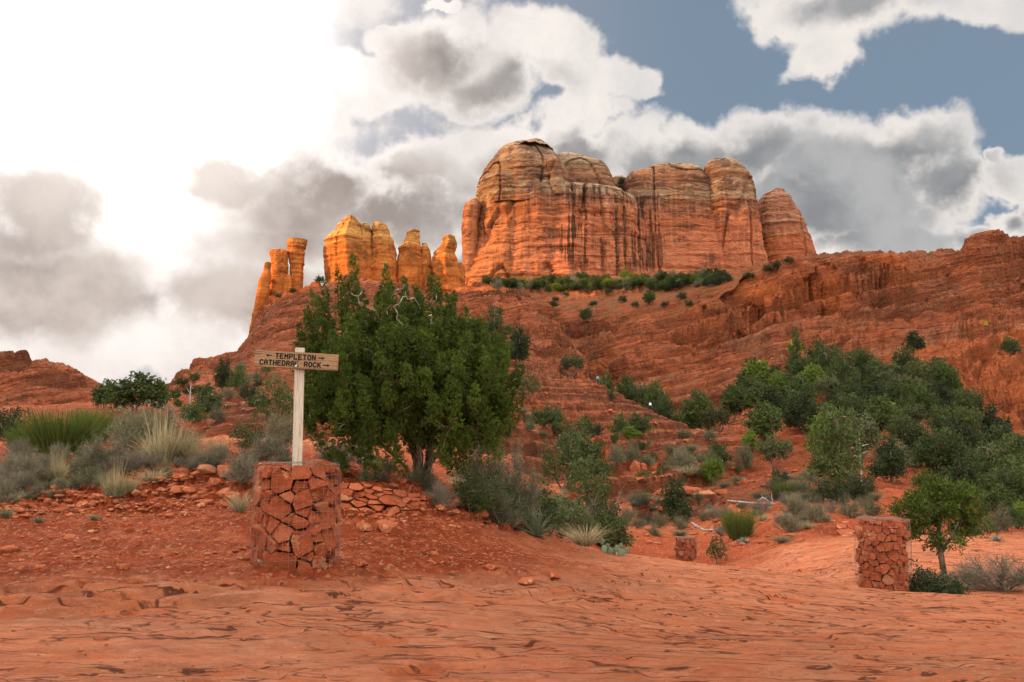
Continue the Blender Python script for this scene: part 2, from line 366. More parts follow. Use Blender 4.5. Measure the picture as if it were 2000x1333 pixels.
def make_butte_mat(name, stops, zlo, zhi, streak=None, var=1.0, golden=None, tint=None):
    m, t = new_mat(name); v = objpos(t); x, y, z = xyz(t, v)
    mid = t.noise(v, .05, 5, .6); fin = t.noise(v, .5, 8, .65); big = t.noise(v, .02, 4, .6)
    zz = t.m('MULTIPLY_ADD', t.m('SUBTRACT', mid, .5), 10.0*var, z)
    f = t.m('DIVIDE', t.m('SUBTRACT', zz, zlo), zhi-zlo, clamp=True)
    col = t.ramp(f, stops)
    zb = t.m('MULTIPLY_ADD', t.m('SUBTRACT', big, .5), 14.0*var, z)
    up = t.ss(f, .42, .62)
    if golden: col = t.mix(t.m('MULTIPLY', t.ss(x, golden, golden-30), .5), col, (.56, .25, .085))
    bands = t.noise(t.vec(t.m('MULTIPLY', x, .008), t.m('MULTIPLY', y, .008), t.m('MULTIPLY', zb, .28/var)), 1.0, 6, .65)
    col = t.mix(t.m('MULTIPLY', t.ss(bands, .52, .66), t.m('MULTIPLY_ADD', up, .6, .15)), col, (.60, .43, .28))
    col = t.mix(t.m('MULTIPLY', t.ss(bands, .44, .28), t.m('MULTIPLY_ADD', up, .6, .12)), col, (.15, .07, .042))
    fine = t.noise(t.vec(t.m('MULTIPLY', x, .02), t.m('MULTIPLY', y, .02), t.m('MULTIPLY', zb, 1.3/var)), 1.0, 5, .65)
    col = t.mix(t.m('MULTIPLY', t.ss(fine, .46, .25), t.m('MULTIPLY_ADD', up, .35, .12)), col, (.15, .068, .04))
    dk = t.noise(t.vec(t.m('MULTIPLY', x, .05), t.m('MULTIPLY', y, .05), t.m('MULTIPLY', z, .1)), 1.0, 8, .7)
    col = t.mix(t.m('MULTIPLY', t.ss(dk, .54, .68), .75), col, (.10, .052, .036))
    vj = t.noise(t.vec(t.m('MULTIPLY', x, .16/var), t.m('MULTIPLY', y, .10/var), t.m('MULTIPLY', z, .02/var)), 1.0, 5, .62)
    col = t.mix(t.m('MULTIPLY', t.ss(vj, .60, .74), .6), col, (.20, .075, .045)); col = t.mix(t.m('MULTIPLY', t.ss(vj, .36, .22), .4), col, (.66, .33, .19))
    if streak:
        sx = t.noise(t.vec(t.m('MULTIPLY', x, .30), t.m('MULTIPLY', y, .12), t.m('MULTIPLY', z, .012)), 1.0, 4, .62)
        bx = t.noise(t.vec(t.m('MULTIPLY', x, .03), 0.0, t.m('MULTIPLY', z, .03)), 1.0, 4, .6)
        zm = t.m('MULTIPLY', t.ss(zz, streak[0], streak[0]+14), t.ss(zz, streak[1], streak[1]-8))
        xm = t.m('MULTIPLY', t.ss(x, streak[2], streak[2]+14), t.ss(x, streak[3]+10, streak[3]-20))
        st = t.ss(t.m('ADD', sx, t.m('MULTIPLY', t.m('SUBTRACT', bx, .5), .7)), .50, .58)
        col = t.mix(t.m('MULTIPLY', t.m('MULTIPLY', st, zm), t.m('MULTIPLY_ADD', xm, .75, .22)), col, (.030, .022, .020))
        lt = t.noise(t.vec(t.m('MULTIPLY', x, .5), 0.0, t.m('MULTIPLY', z, .02)), 1.0, 3, .6)
        col = t.mix(t.m('MULTIPLY', t.m('MULTIPLY', t.ss(lt, .52, .7), .45), zm), col, (.60, .30, .19))
    col = t.mix(.2, col, t.mix(fin, (.08, .03, .02), (.66, .36, .22)))
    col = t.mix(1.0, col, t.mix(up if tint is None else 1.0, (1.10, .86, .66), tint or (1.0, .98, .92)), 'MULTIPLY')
    nn = t.bump(t.m('ADD', t.m('ADD', fine, t.m('MULTIPLY', bands, .8)), t.m('MULTIPLY', fin, .5)), 2.5*var, .9)
    nn = t.bump(dk, 2.0*var, .6, nn)
    t.surf(col, .95, nn, .05)
    return m

M_GROUND = make_ground_mat()
M_DOME = make_hill_mat("slickrock", .10, .5, 1.18)
M_RIDGE = make_hill_mat("ridge_rock", .22, 1.4, 1.12)

# ------------------------------------------------------------------ terrain lofted through guide lines
COLS = np.arange(-460, 2461, 2.5)
NCOL = len(COLS)
def pchip(xs, ys, xq):
    xs = np.asarray(xs, float); ys = np.asarray(ys, float)
    h = np.diff(xs); d = np.diff(ys)/h
    mm = np.zeros_like(ys)
    for i in range(1, len(xs)-1):
        if d[i-1]*d[i] > 0:
            w1 = 2*h[i]+h[i-1]; w2 = h[i]+2*h[i-1]
            mm[i] = (w1+w2)/(w1/d[i-1]+w2/d[i])
    mm[0] = d[0]; mm[-1] = d[-1]
    k = np.clip(np.searchsorted(xs, xq)-1, 0, len(xs)-2)
    t = (xq-xs[k])/h[k]
    t = np.clip(t, 0, 1)
    return (1+2*t)*(1-t)**2*ys[k]+t*(1-t)**2*h[k]*mm[k]+t*t*(3-2*t)*ys[k+1]+t*t*(t-1)*h[k]*mm[k+1]
def guide(pts):
    """pts: (px, py, Y)"""
    pts = sorted(pts)
    px = [p[0] for p in pts]
    py = pchip(px, [p[1] for p in pts], COLS); Y = pchip(px, [p[2] for p in pts], COLS)
    v = (666.5-py)/FPX; k = Y/(CP-v*SP)
    return np.stack([(COLS-1000)/FPX*k, Y, EYE+(SP+v*CP)*k], -1)
def flat(Y, z, weff=7.5):
    return np.stack([(COLS-1000)/FPX*weff, np.full(NCOL, Y), np.full(NCOL, z)], -1)
def zg(pts):
    """pts: (px, z, Y)"""
    pts = sorted(pts); px = [p[0] for p in pts]
    z = pchip(px, [p[1] for p in pts], COLS); Y = pchip(px, [p[2] for p in pts], COLS)
    return np.stack([(COLS-1000)/FPX*Y*1.0, Y, z], -1)
G = [
 flat(-9, .05), flat(3.0, .06),
 guide([(-460,1333,7),(1000,1333,7),(2460,1333,7.2)]),
 guide([(-460,1245,8.4),(0,1240,8.4),(1000,1235,8.7),(1600,1238,9.3),(2460,1245,9.6)]),
 guide([(-460,1205,9.3),(0,1196,9.3),(250,1186,9.4),(500,1173,9.6),(800,1160,9.9),(1000,1155,10.2),(1370,1160,11.5),(1700,1185,12),(2000,1200,12),(2460,1215,12)]),
 guide([(-460,1155,9.55),(0,1149,9.6),(250,1143,9.7),(450,1138,9.9),(650,1136,10.2),(800,1132,10.6),(1000,1128,11.2),(1370,1136,13),(1700,1166,13.5),(2000,1182,13.3),(2460,1200,13)]),
 guide([(-460,1120,10.6),(0,1110,10.8),(500,1106,10.9),(800,1100,11.6),(1000,1098,12.5),(1200,1103,14),(1370,1118,15),(1700,1154,14.8),(2000,1172,14.3),(2460,1190,14)]),
 guide([(-460,1060,13),(0,1050,13),(500,1050,13),(800,1060,13.6),(1000,1066,15),(1200,1088,17.5),(1370,1106,18),(1500,1117,17),(1700,1146,15.8),(2000,1164,15),(2460,1185,14.6)]),
 guide([(-460,1010,15),(0,1000,15),(250,1000,15),(450,990,15),(650,1010,14.6),(830,1004,15.4),(1000,1036,17.4),(1100,1056,19.5),(1200,1076,21.5),(1370,1098,22),(1500,1112,20),(1700,1142,16.6),(2000,1161,15.6),(2460,1182,15)]),
 guide([(-460,905,20),(0,905,20),(250,900,20),(400,897,20),(455,895,20),(520,905,19),(650,925,17),(815,936,17),(900,962,18.2),(1000,1003,20),(1100,1046,22.3),(1200,1082,24.5),(1290,1106,26),(1370,1130,26),(1500,1140,23),(1700,1168,18.6),(2000,1185,17.6),(2460,1200,17)]),
 zg([(-460,2.1,30),(0,2.1,30),(330,2.2,30),(450,2.2,30),(600,1.9,28),(815,1.5,26),(900,.9,26),(1000,.0,28),(1100,-1.2,30),(1200,-2.1,32),(1340,-2.35,33),(1450,-1.7,32),(1560,-1.1,31),(1700,-.85,31),(2000,-.9,31),(2460,-.9,31)]),
 guide([(-460,890,45),(0,885,45),(330,880,42),(450,866,42),(600,876,40),(815,898,38),(900,915,38),(1000,955,40),(1100,1000,42),(1200,1042,45),(1340,1058,47),(1450,1030,46),(1560,1010,46),(1700,1000,48),(1850,1010,48),(2000,1018,48),(2460,1020,48)]),
 guide([(-460,875,62),(0,870,62),(330,865,60),(450,835,60),(600,850,58),(815,860,56),(900,870,56),(1000,900,58),(1100,938,62),(1200,975,66),(1340,995,68),(1450,985,64),(1560,968,64),(1700,960,66),(1850,978,66),(2000,985,66),(2460,985,66)]),
 guide([(-460,860,88),(0,855,88),(330,848,85),(430,812,85),(560,803,85),(700,803,85),(815,806,85),(900,816,85),(1000,846,87),(1100,872,90),(1200,905,94),(1340,932,96),(1450,930,92),(1600,938,92),(1700,940,92),(1850,952,92),(2000,960,92),(2460,960,92)]),
 guide([(-460,840,125),(0,835,125),(330,832,122),(400,800,120),(450,780,120),(560,762,120),(700,760,120),(815,762,120),(900,765,120),(1000,780,124),(1100,808,128),(1200,852,130),(1340,882,132),(1450,893,128),(1600,908,126),(1700,905,126),(1850,918,126),(2000,925,126),(2460,925,126)]),
 guide([(-460,810,190),(0,800,190),(200,792,190),(330,792,190),(400,758,195),(480,733,200),(560,725,200),(700,715,200),(900,700,200),(1000,705,200),(1060,722,200),(1100,735,200),(1165,749,200),(1230,780,200),(1300,814,195),(1380,840,185),(1450,852,170),(1540,848,160),(1620,855,160),(1700,850,160),(1850,860,160),(2000,885,160),(2460,885,160)]),
 guide([(-460,800,240),(0,795,240),(200,788,240),(330,775,240),(400,740,240),(480,712,240),(560,700,240),(700,690,240),(900,685,235),(1000,690,235),(1060,708,235),(1100,735,235),(1165,778,235),(1230,806,235),(1300,833,230),(1380,846,225),(1450,815,210),(1540,785,200),(1620,790,200),(1700,788,200),(1850,800,200),(2000,850,200),(2460,850,200)]),
 guide([(-460,785,310),(0,785,310),(200,780,310),(330,752,310),(400,722,310),(480,692,310),(560,665,310),(700,650,310),(900,648,310),(1000,652,310),(1060,672,310),(1100,700,310),(1165,762,300),(1230,788,295),(1300,802,290),(1380,795,285),(1450,764,275),(1540,724,265),(1620,716,260),(1700,714,260),(1850,712,260),(1900,768,260),(2000,825,255),(2460,845,255)]),
 guide([(-460,688,350),(-100,679,350),(0,683,350),(60,686,350),(110,701,350),(165,728,350),(195,748,350),(260,770,360),(330,746,390),(400,714,395),(480,684,400),(510,642,400),(560,620,400),(700,600,400),(900,588,400),(1000,582,400),(1040,578,400),(1060,592,395),(1100,642,385),(1165,724,360),(1230,778,335),(1300,792,325),(1380,778,315),(1450,745,305),(1540,708,300),(1620,700,296),(1700,698,296),(1850,698,296),(1900,742,295),(2000,796,290),(2460,820,290)]),
 guide([(-460,790,420),(0,790,420),(195,780,425),(330,756,440),(400,712,445),(470,684,450),(490,664,450),(520,612,450),(560,590,450),(700,575,450),(850,578,450),(900,577,450),(1000,574,450),(1040,590,445),(1060,616,440),(1100,662,430),(1165,726,400),(1230,746,372),(1300,758,360),(1380,744,350),(1450,718,342),(1540,686,336),(1620,684,332),(1700,680,330),(1850,672,330),(1900,690,330),(2000,720,326),(2460,770,326)]),
 guide([(-460,800,500),(0,800,500),(195,790,500),(330,742,505),(370,709,508),(440,691,510),(475,671,512),(488,648,515),(500,614,518),(545,574,520),(580,562,520),(630,548,520),(700,543,520),(760,545,520),(850,570,515),(900,570,510),(1000,566,505),(1060,588,485),(1100,612,470),(1165,652,440),(1230,664,420),(1300,668,415),(1380,652,416),(1450,632,415),(1540,602,412),(1700,590,412),(1850,582,410),(2000,596,408),(2460,650,405)]),
 guide([(-460,810,545),(0,810,545),(330,780,545),(475,700,545),(488,680,545),(500,650,545),(545,596,545),(580,580,545),(630,560,545),(700,552,545),(760,555,545),(850,572,540),(900,568,525),(1000,565,515),(1060,588,510),(1150,588,500),(1300,583,470),(1400,556,450),(1450,540,445),(1500,522,440),(1540,508,438),(1600,499,436),(1700,493,434),(1800,491,432),(1870,489,430),(1887,466,428),(1940,449,428),(1985,451,428),(2040,480,428),(2100,500,428),(2460,520,428)]),
 guide([(-460,830,620),(0,830,620),(475,740,620),(500,680,620),(600,610,610),(700,590,605),(850,585,600),(900,565,600),(1000,556,600),(1200,556,600),(1400,545,600),(1480,540,590),(1600,525,540),(1700,525,540),(1870,528,540),(2000,520,540),(2460,550,540)]),
 zg([(-460,10,800),(475,20,800),(900,90,800),(1600,95,760),(2460,60,760)]),
 zg([(-460,-10,4000),(2460,-10,4000)]),
]
NROW = [8, 18, 96, 76, 44, 44, 80, 70, 90, 56, 50, 40, 60, 64, 84, 30, 40, 60, 30, 90, 90, 26, 8, 8]
GA = np.stack(G, 0)          # K, C, 3
K_ = len(G)
# interpolate x/Y ratio, Y, z along the guides with monotone slopes
def loft():
    R = GA.copy()
    d = np.diff(R, axis=0)
    mm = np.zeros_like(R)
    a, b = d[:-1], d[1:]
    with np.errstate(divide='ignore', invalid='ignore'):
        hm = 2*a*b/(a+b)
    mm[1:-1] = np.where(a*b > 0, hm, 0)
    mm[0] = d[0]; mm[-1] = d[-1]
    rows, ts = [], []
    for k in range(K_-1):
        n = NROW[k]
        for i in range(n+(1 if k == K_-2 else 0)):
            t = i/n
            rows.append((1+2*t)*(1-t)**2*R[k]+t*(1-t)**2*mm[k]+t*t*(3-2*t)*R[k+1]+t*t*(t-1)*mm[k+1]); ts.append(k+t)
    return np.stack(rows, 0), np.array(ts)
TV, TT = loft()
x, y, z = TV[..., 0].copy(), TV[..., 1].copy(), TV[..., 2].copy()
t2 = np.broadcast_to(TT[:, None], x.shape); p2 = np.broadcast_to(COLS[None, :], x.shape)
en = fbm(x*.35, y*.35, 3.0, 3)
# dirt: 0 bare slickrock, 1 red earth
dirt = sst(t2+.5*en, 4.9, 5.7)*(1-sst(p2+260*en, 900, 1330))
far_d = sst(t2, 8.6, 9.2)
slab_r = sst(p2+160*en, 1400, 1520)*(1-sst(t2+.5*en, 10.05, 10.5))
dirt = np.where(t2 > 8.4, np.maximum(dirt, far_d)*(1-slab_r*far_d), dirt)
en2 = fbm(x*.06, y*.06, 8.0, 4)
dome = sst(p2+140*en2, 330, 470)*(1-sst(p2+140*en2-(t2-12)*60, 1380, 1500))*sst(t2+1.0*en2+1.5*(1-sst(p2, 560, 700)), 11.6, 12.6)
dirt = dirt*(1-dome)
hillsoil = sst(p2, 1380, 1500)*(1-sst(t2+.3*en2, 16.7, 17.2))
rockfar = sst(t2, 16.6, 17.2)
dirt = np.where(t2 > 12, np.maximum(dirt*(1-rockfar)*.9, hillsoil*(.75+.5*en2)), dirt)
dirt = np.clip(dirt, 0, 1)
sage = np.zeros_like(x)
bench = sst(t2, 20.4, 20.9)*(1-sst(t2, 22.1, 22.4))*sst(p2, 930, 1000)*(1-sst(p2, 1420, 1500))
sage = np.clip(bench*(.9+fbm(x*.03, y*.03, 1.0, 3)), 0, 1)
dirt = np.maximum(dirt, bench*.5)
hollow = np.zeros_like(x)
# --- near relief
near = 1-sst(t2, 9.0, 11.0)
sl = (1-dirt)*(1-sst(t2, 10.4, 11.5))
q = fbm(x*.20+.10*y, y*.75, .5, 3, .5)+.06*fbm(x*1.6, y*3.2, 3.5, 2)
q2 = fbm(x*.62+.1*y, y*1.9, 5.5, 3, .5)
pm = sst(fbm(x*.5, y*.9, 12.0, 3), -.12, .18)
sq = q*6.0+y*.55; sq2 = q2*3.4+y*.8+.4*q
st = (stair(sq, .22)-sq)*.034+fbm(x*.25, y*.5, 2.2, 3)*.06
hn = pn(x*1.5, y*2.2, 4.4)
hmask = sst(hn, .40, .47)*sst(pn(x*.35, y*.5, 9.0), -.1, .25)
hn2 = pn(x*4.2+3, y*6.0, 14.4); hm2 = sst(hn2, .50, .60)*sst(pn(x*.6, y*.9, 19.0), -.2, .2)
small = fbm(x*1.6, y*3.0, 1.0, 3)*.012
z = z+sl*near*(st-hmask*.055-hm2*.022+small+np.maximum(fbm(x*2.2, y*2.6, 16.0, 3)-.10, 0)*.045*(1-.4*pm)-.04)
hollow = np.clip(sl*(hmask*.8+hm2*.6), 0, 1)
fr1 = sq-np.floor(sq); fr2 = sq2-np.floor(sq2)
crack = np.zeros_like(x)  # mask of painted shade on ledge risers, plus dark cliff joints
dn = dirt*(1-sst(t2, 11.0, 12.0))
z = z+dn*(fbm(x*1.0, y*1.0, 6.0, 5, .6)*.11+np.maximum(fbm(x*4.5, y*3.2, 2.0, 3, .55)-.06, 0)*.065+fbm(x*9, y*6, 8.0, 2)*.018)
# rubble mound behind the stone basket and the broken ledge in front of it
mnd = sst(t2, 7.9, 8.2)*(1-sst(t2, 9.2, 9.8))*(1-sst(p2, 1150, 1300))
ml = z*1.0+fbm(x*.6, y*.6, 3.3, 3)*.25
z = z+mnd*((stair(ml*5.5, .18)/5.5-ml)*.95+np.abs(fbm(x*3, y*3, 1.0, 4))*.14+fbm(x*9, y*9, 4.0, 3)*.04)
led = sst(t2, 3.75, 4.1)*(1-sst(t2, 5.2, 5.7))*(1-sst(p2, 1100, 1500))
lz = z+fbm(x*.8, y*1.6, 7.0, 3)*.12
z = z+led*((stair(lz*11, .22)/11-lz)*.9+fbm(x*1.5, y*2.5, 5.0, 3)*.06)
# right slickrock behind the second basket
fs = (1-dirt)*sst(t2, 9.0, 9.5)*(1-sst(t2, 10.6, 11.4))
fq = fbm(x*.10, y*.35, 1.5, 3)*5+y*.35
z = z+fs*((stair(fq, .07)-fq)*.09+fbm(x*.4, y*.6, 2.5, 3)*.05)

# --- slickrock dome: thin ledges
dm = dome*(1-sst(t2, 16.2, 17.0))
dz = z-.05*x+fbm(x*.03, y*.03, 2.0, 4)*2.0+fbm(x*.25, y*.25, 5.0, 3)*.35
z = z+dm*((stair(dz*.62, .13)/.62-dz)*.95+(stair(dz*1.9+.3, .15)/1.9-dz)*.8+fbm(x*.3, y*.3, 3.0, 5, .6)*.45)
e1 = dz*.62; e2 = dz*1.9+.3
crack = np.maximum(crack, dm*np.maximum(sst(e1-np.floor(e1), .84, .9), .7*sst(e2-np.floor(e2), .84, .92)))
# blocky outcrop across the wash
oc = sst(t2, 10.9, 11.6)*(1-sst(t2, 13.3, 13.9))*sst(p2, 1020, 1120)*(1-sst(p2, 1330, 1480))
oz = z+fbm(x*.1, y*.1, 5.0, 3)*.8
z = z+oc*((stair(oz*.75, .10)/.75-oz)*1.1+fbm(x*.5, y*.5, 6.0, 4)*.18)
hb = sst(t2, 10.9, 11.6)*(1-sst(t2, 16.5, 17.0))*(1-dome)*(1-oc)
z = z+hb*(fbm(x*.12, y*.12, 7.0, 5, .6)*1.1+fbm(x*.9, y*.9, 3.0, 4, .6)*.22)
# --- ridge, skirts and far hills: tilted beds
rk = sst(t2, 15.9, 16.9)*(1-sst(t2, 22.3, 23.0))
amp = rk*np.where(p2 > 1150, 1.0, .8)
amp = amp*(1-.7*np.exp(-((t2-21)/.22)**2))*(1-.7*np.exp(-((t2-18)/.22)**2)*(1-sst(p2, 230, 330)))
tilt = .22*sst(p2, 1050, 1250)
bz = z-tilt*x+fbm(x*.010, y*.010, 4.0, 4)*13
A1 = .13; A2 = .36
bz = bz+fbm(x*.07, y*.07, 14.0, 4)*2.2
brk = .45+.9*sst(fbm(x*.03, y*.03, 21.0, 3), -.25, .35)
dzz = (stair(bz*A1, .10)/A1-bz)*1.25*brk+(stair(bz*A2+.4, .11)/A2-bz)*1.5*brk+(stair(bz*.85+.1, .16)/.85-bz)*1.1
cr = np.abs(fbm(x*.022, y*.012, z*.02, 4)); gully = -sst(cr, .07, .0)*3.5
g1 = bz*A1; g2 = bz*A2+.4; g3 = bz*.85+.1
fc = lambda g_: g_-np.floor(g_)
crack = np.maximum(crack, rk*np.maximum(np.maximum(sst(fc(g1), .85, .91)*(brk-.3), .9*sst(fc(g2), .84, .9)*(brk-.3)), .5*sst(fc(g3), .8, .9)))
crack = np.clip(crack, 0, 1)
z = z+amp*(1-.6*bench)*(dzz+gully+fbm(x*.06, y*.06, 9.0, 6, .6)*3.6)
y = y-amp*(1-bench)*(fbm(x*.05, z*.05, 11.0, 5, .55)*5.0)
# boxy broken cliff band high on the ridge
bx_ = sst(t2, 19.7, 20.1)*(1-sst(t2, 20.9, 21.0))*sst(p2, 1290, 1400)*(1-sst(p2, 1680, 1850))
cell = np.floor(x*.11+fbm(x*.03, z*.05, 2.0, 2)*2)
y = y-bx_*(np.modf(np.abs(np.sin(cell*12.9898))*43758.5)[0]-.3)*8.0
_px, _py = proj(np.stack([x, y, z], -1))
linep = 706-(p2-1640)*.205+6*fbm(p2*.02, t2*0, 3.0, 3)
farface = sst(t2, 16.8, 17.1)*(1-sst(t2, 20.4, 20.6))*sst(p2, 1630, 1700)
pale = farface*sst(_py-linep, -5, -1)*(1-sst(_py-linep, 2, 5))
lowred = farface*sst(_py-linep, 3, 8)
scar = np.clip(lowred*.55+bx_*(.55+1.6*fbm(x*.05, z*.05, 31.0, 3)), 0, 1)
crack = np.maximum(crack, bx_*sst(np.abs(pn(x*.09+4, z*.05, 6.0)), .07, .0)*.9)
TVd = np.stack([x, y, z], -1)
PX, PY = proj(TVd)
rows_d = np.hypot(x, y)
i_near = int(np.searchsorted(TT, 12.0)); i_mid = int(np.searchsorted(TT, 16.5))
def land(name, i0, i1, mat, smooth=False):
    sub = TVd[i0:i1+1]; nr = sub.shape[0]
    o = mesh_np(name, sub, [grid_faces(nr, NCOL)], mat, smooth, attrs={'dirt': dirt[i0:i1+1], 'hollow': hollow[i0:i1+1], 'crack': crack[i0:i1+1], 'scar': scar[i0:i1+1], 'pale': pale[i0:i1+1], 'sage': sage[i0:i1+1]})
    return struct(o)
land("ground", 0, i_near, M_GROUND, True)
land("slickrock_hill", i_near, i_mid, M_DOME)
land("rock_ridge_hill", i_mid, len(TT)-1, M_RIDGE)

RMIN = np.minimum.accumulate(np.where(TT[:, None] < 1.5, 1e9, PY), axis=0)
def hit(px, py, tmin=0.0):
    """point of the land seen in the photograph's direction (px, py)"""
    j = int(round((px-COLS[0])/2.5)); j = max(0, min(NCOL-1, j))
    i0 = int(np.searchsorted(TT, max(tmin, 1.6)))
    colv = PY[i0:, j]
    idx = np.nonzero(colv <= py)[0]
    i = (int(idx[0]) if len(idx) else int(np.argmin(colv)))+i0
    return Vector(TVd[i, j])
def at_depth(px, Y):
    j = int(round((px-COLS[0])/2.5)); j = max(0, min(NCOL-1, j))
    yy = TVd[:, j, 1]; i = int(np.argmin(np.abs(yy-Y)))
    return Vector(TVd[i, j])

# ------------------------------------------------------------------ buttes and spires
def rock_body(rows, Yc, thick, n=2.6, nz=120, na=150, flute=2.0, ledge=1.2, rough=1.0, seed=0, front=None, dome_h=None):
    rows = sorted(rows, key=lambda r: -r[0])
    pts = [P((r[1]+r[2])/2, r[0], Yc) for r in rows]
    zs = np.array([p[2] for p in pts]); cx = np.array([p[0] for p in pts])
    hw = np.array([(P(r[2], r[0], Yc)[0]-P(r[1], r[0], Yc)[0])/2 for r in rows])
    zq = np.linspace(zs[0], zs[-1], nz)
    cxq = pchip(zs, cx, zq); hwq = pchip(zs, hw, zq)
    amax = hw.max()
    th = np.linspace(0, 2*pi, na, endpoint=False)
    cs, sn = np.cos(th), np.sin(th)
    e = 2.0/n
    ux = np.sign(cs)*np.abs(cs)**e; uy = np.sign(sn)*np.abs(sn)**e
    if front is not None:                       # sharp front arris at fraction `front` of the width
        uy = np.where(sn < 0, -(1-np.abs(ux))**.9, uy)
        ux = np.where(sn < 0, ux+front*(1-np.abs(ux)), ux)
    bq = thick*(hwq/amax)**.6
    # top cap rings
    hcap = dome_h if dome_h is not None else hwq[-1]*.22
    caps = [(.9, .35), (.7, .7), (.42, .92), (.08, 1.0)]
    Z = np.concatenate([zq, zq[-1]+hcap*np.array([c_[1] for c_ in caps])])
    CX = np.concatenate([cxq, np.full(4, cxq[-1])])
    HW = np.concatenate([hwq, hwq[-1]*np.array([c_[0] for c_ in caps])])
    BQ = np.concatenate([bq, bq[-1]*np.array([c_[0] for c_ in caps])])
    X_ = CX[:, None]+HW[:, None]*ux[None]; Y_ = Yc+BQ[:, None]*uy[None]; Z_ = np.repeat(Z[:, None], na, 1)
    nx, ny = ux/np.maximum(thick, 1)*amax, uy
    L = np.sqrt(ux**2+uy**2); nx, ny = (ux/L)[None], (uy/L)[None]
    s = seed*13.7
    strat = pn(Z_*.0+s, X_*.004, Z_*.16+s)*.6+pn(X_*.008, Z_*.0, Z_*.45+s)*.4
    led = (stair(Z_*.11+pn(X_*.02, Y_*.02, s)*1.0+s, .2)*9.1-Z_*1.0)
    led = (led-led.mean())*.035
    fl = fbm(X_*.055+s, Y_*.055, Z_*.009, 4, .55)
    cracks = -sst(np.abs(pn(X_*.05+s, Y_*.05, Z_*.006)), .05, 0)*.8
    ro = fbm(X_*.16, Y_*.16, Z_*.16+s, 4, .55)
    fade = np.concatenate([np.ones(nz), [.8, .5, .3, 0]])[:, None]
    rid = np.abs(pn(X_*.040+s, Y_*.040, Z_*.006))*1.5+np.abs(pn(X_*.10+s, Y_*.10, Z_*.018))*.55
    notch = sst(pn(X_*.012+s, Y_*.012, Z_*.22+s), .30, .42)
    dsp = fade*(ledge*(strat*.7+led-notch*.5)+flute*(fl*.9+cracks*1.3+rid*.9-.4)+rough*ro)
    # silhouettes stay: displace less where the outline is
    X_ = X_+nx*dsp*.8; Y_ = Y_+ny*dsp*1.3
    Z_ = Z_+fade*rough*.8*fbm(X_*.08, Y_*.08, 7.0+s, 3)
    V = np.stack([X_, Y_, Z_], -1)
    F = grid_faces(V.shape[0], na, True)
    top = np.arange(na)+(V.shape[0]-1)*na
    return V.reshape(-1, 3), F, top
def build_rock(name, bodies, mat, label, cat, group=None):
    Vs, Fs, off = [], [], 0
    for b in bodies:
        V, F, top = rock_body(**b)
        Vs.append(V); Fs.append(F+off)
        off += len(V)
    o = mesh_np(name, np.concatenate(Vs), [np.concatenate(Fs)], mat, False)
    return tag(o, label, cat, group)
ST_BUTTE = [(0, (.62, .24, .14)), (.30, (.64, .25, .15)), (.43, (.50, .18, .10)), (.55, (.30, .12, .065)), (.595, (.54, .36, .22)), (.64, (.46, .27, .155)), (.67, (.25, .11, .065)), (.76, (.42, .19, .10)), (.82, (.34, .21, .13)), (.88, (.50, .38, .26)), (1, (.40, .31, .22))]
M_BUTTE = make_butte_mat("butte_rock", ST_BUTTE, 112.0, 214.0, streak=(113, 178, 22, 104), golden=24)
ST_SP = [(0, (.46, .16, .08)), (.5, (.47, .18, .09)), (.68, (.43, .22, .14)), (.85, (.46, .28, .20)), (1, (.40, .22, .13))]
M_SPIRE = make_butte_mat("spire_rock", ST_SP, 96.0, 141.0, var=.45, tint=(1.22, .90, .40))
ST_RED = [(0, (.46, .16, .085)), (.5, (.45, .145, .075)), (.8, (.42, .15, .08)), (1, (.36, .125, .07))]
M_REDSPIRE = make_butte_mat("red_spire_rock", ST_RED, 118.0, 185.0, var=.7)
big = dict(nz=190, na=360)
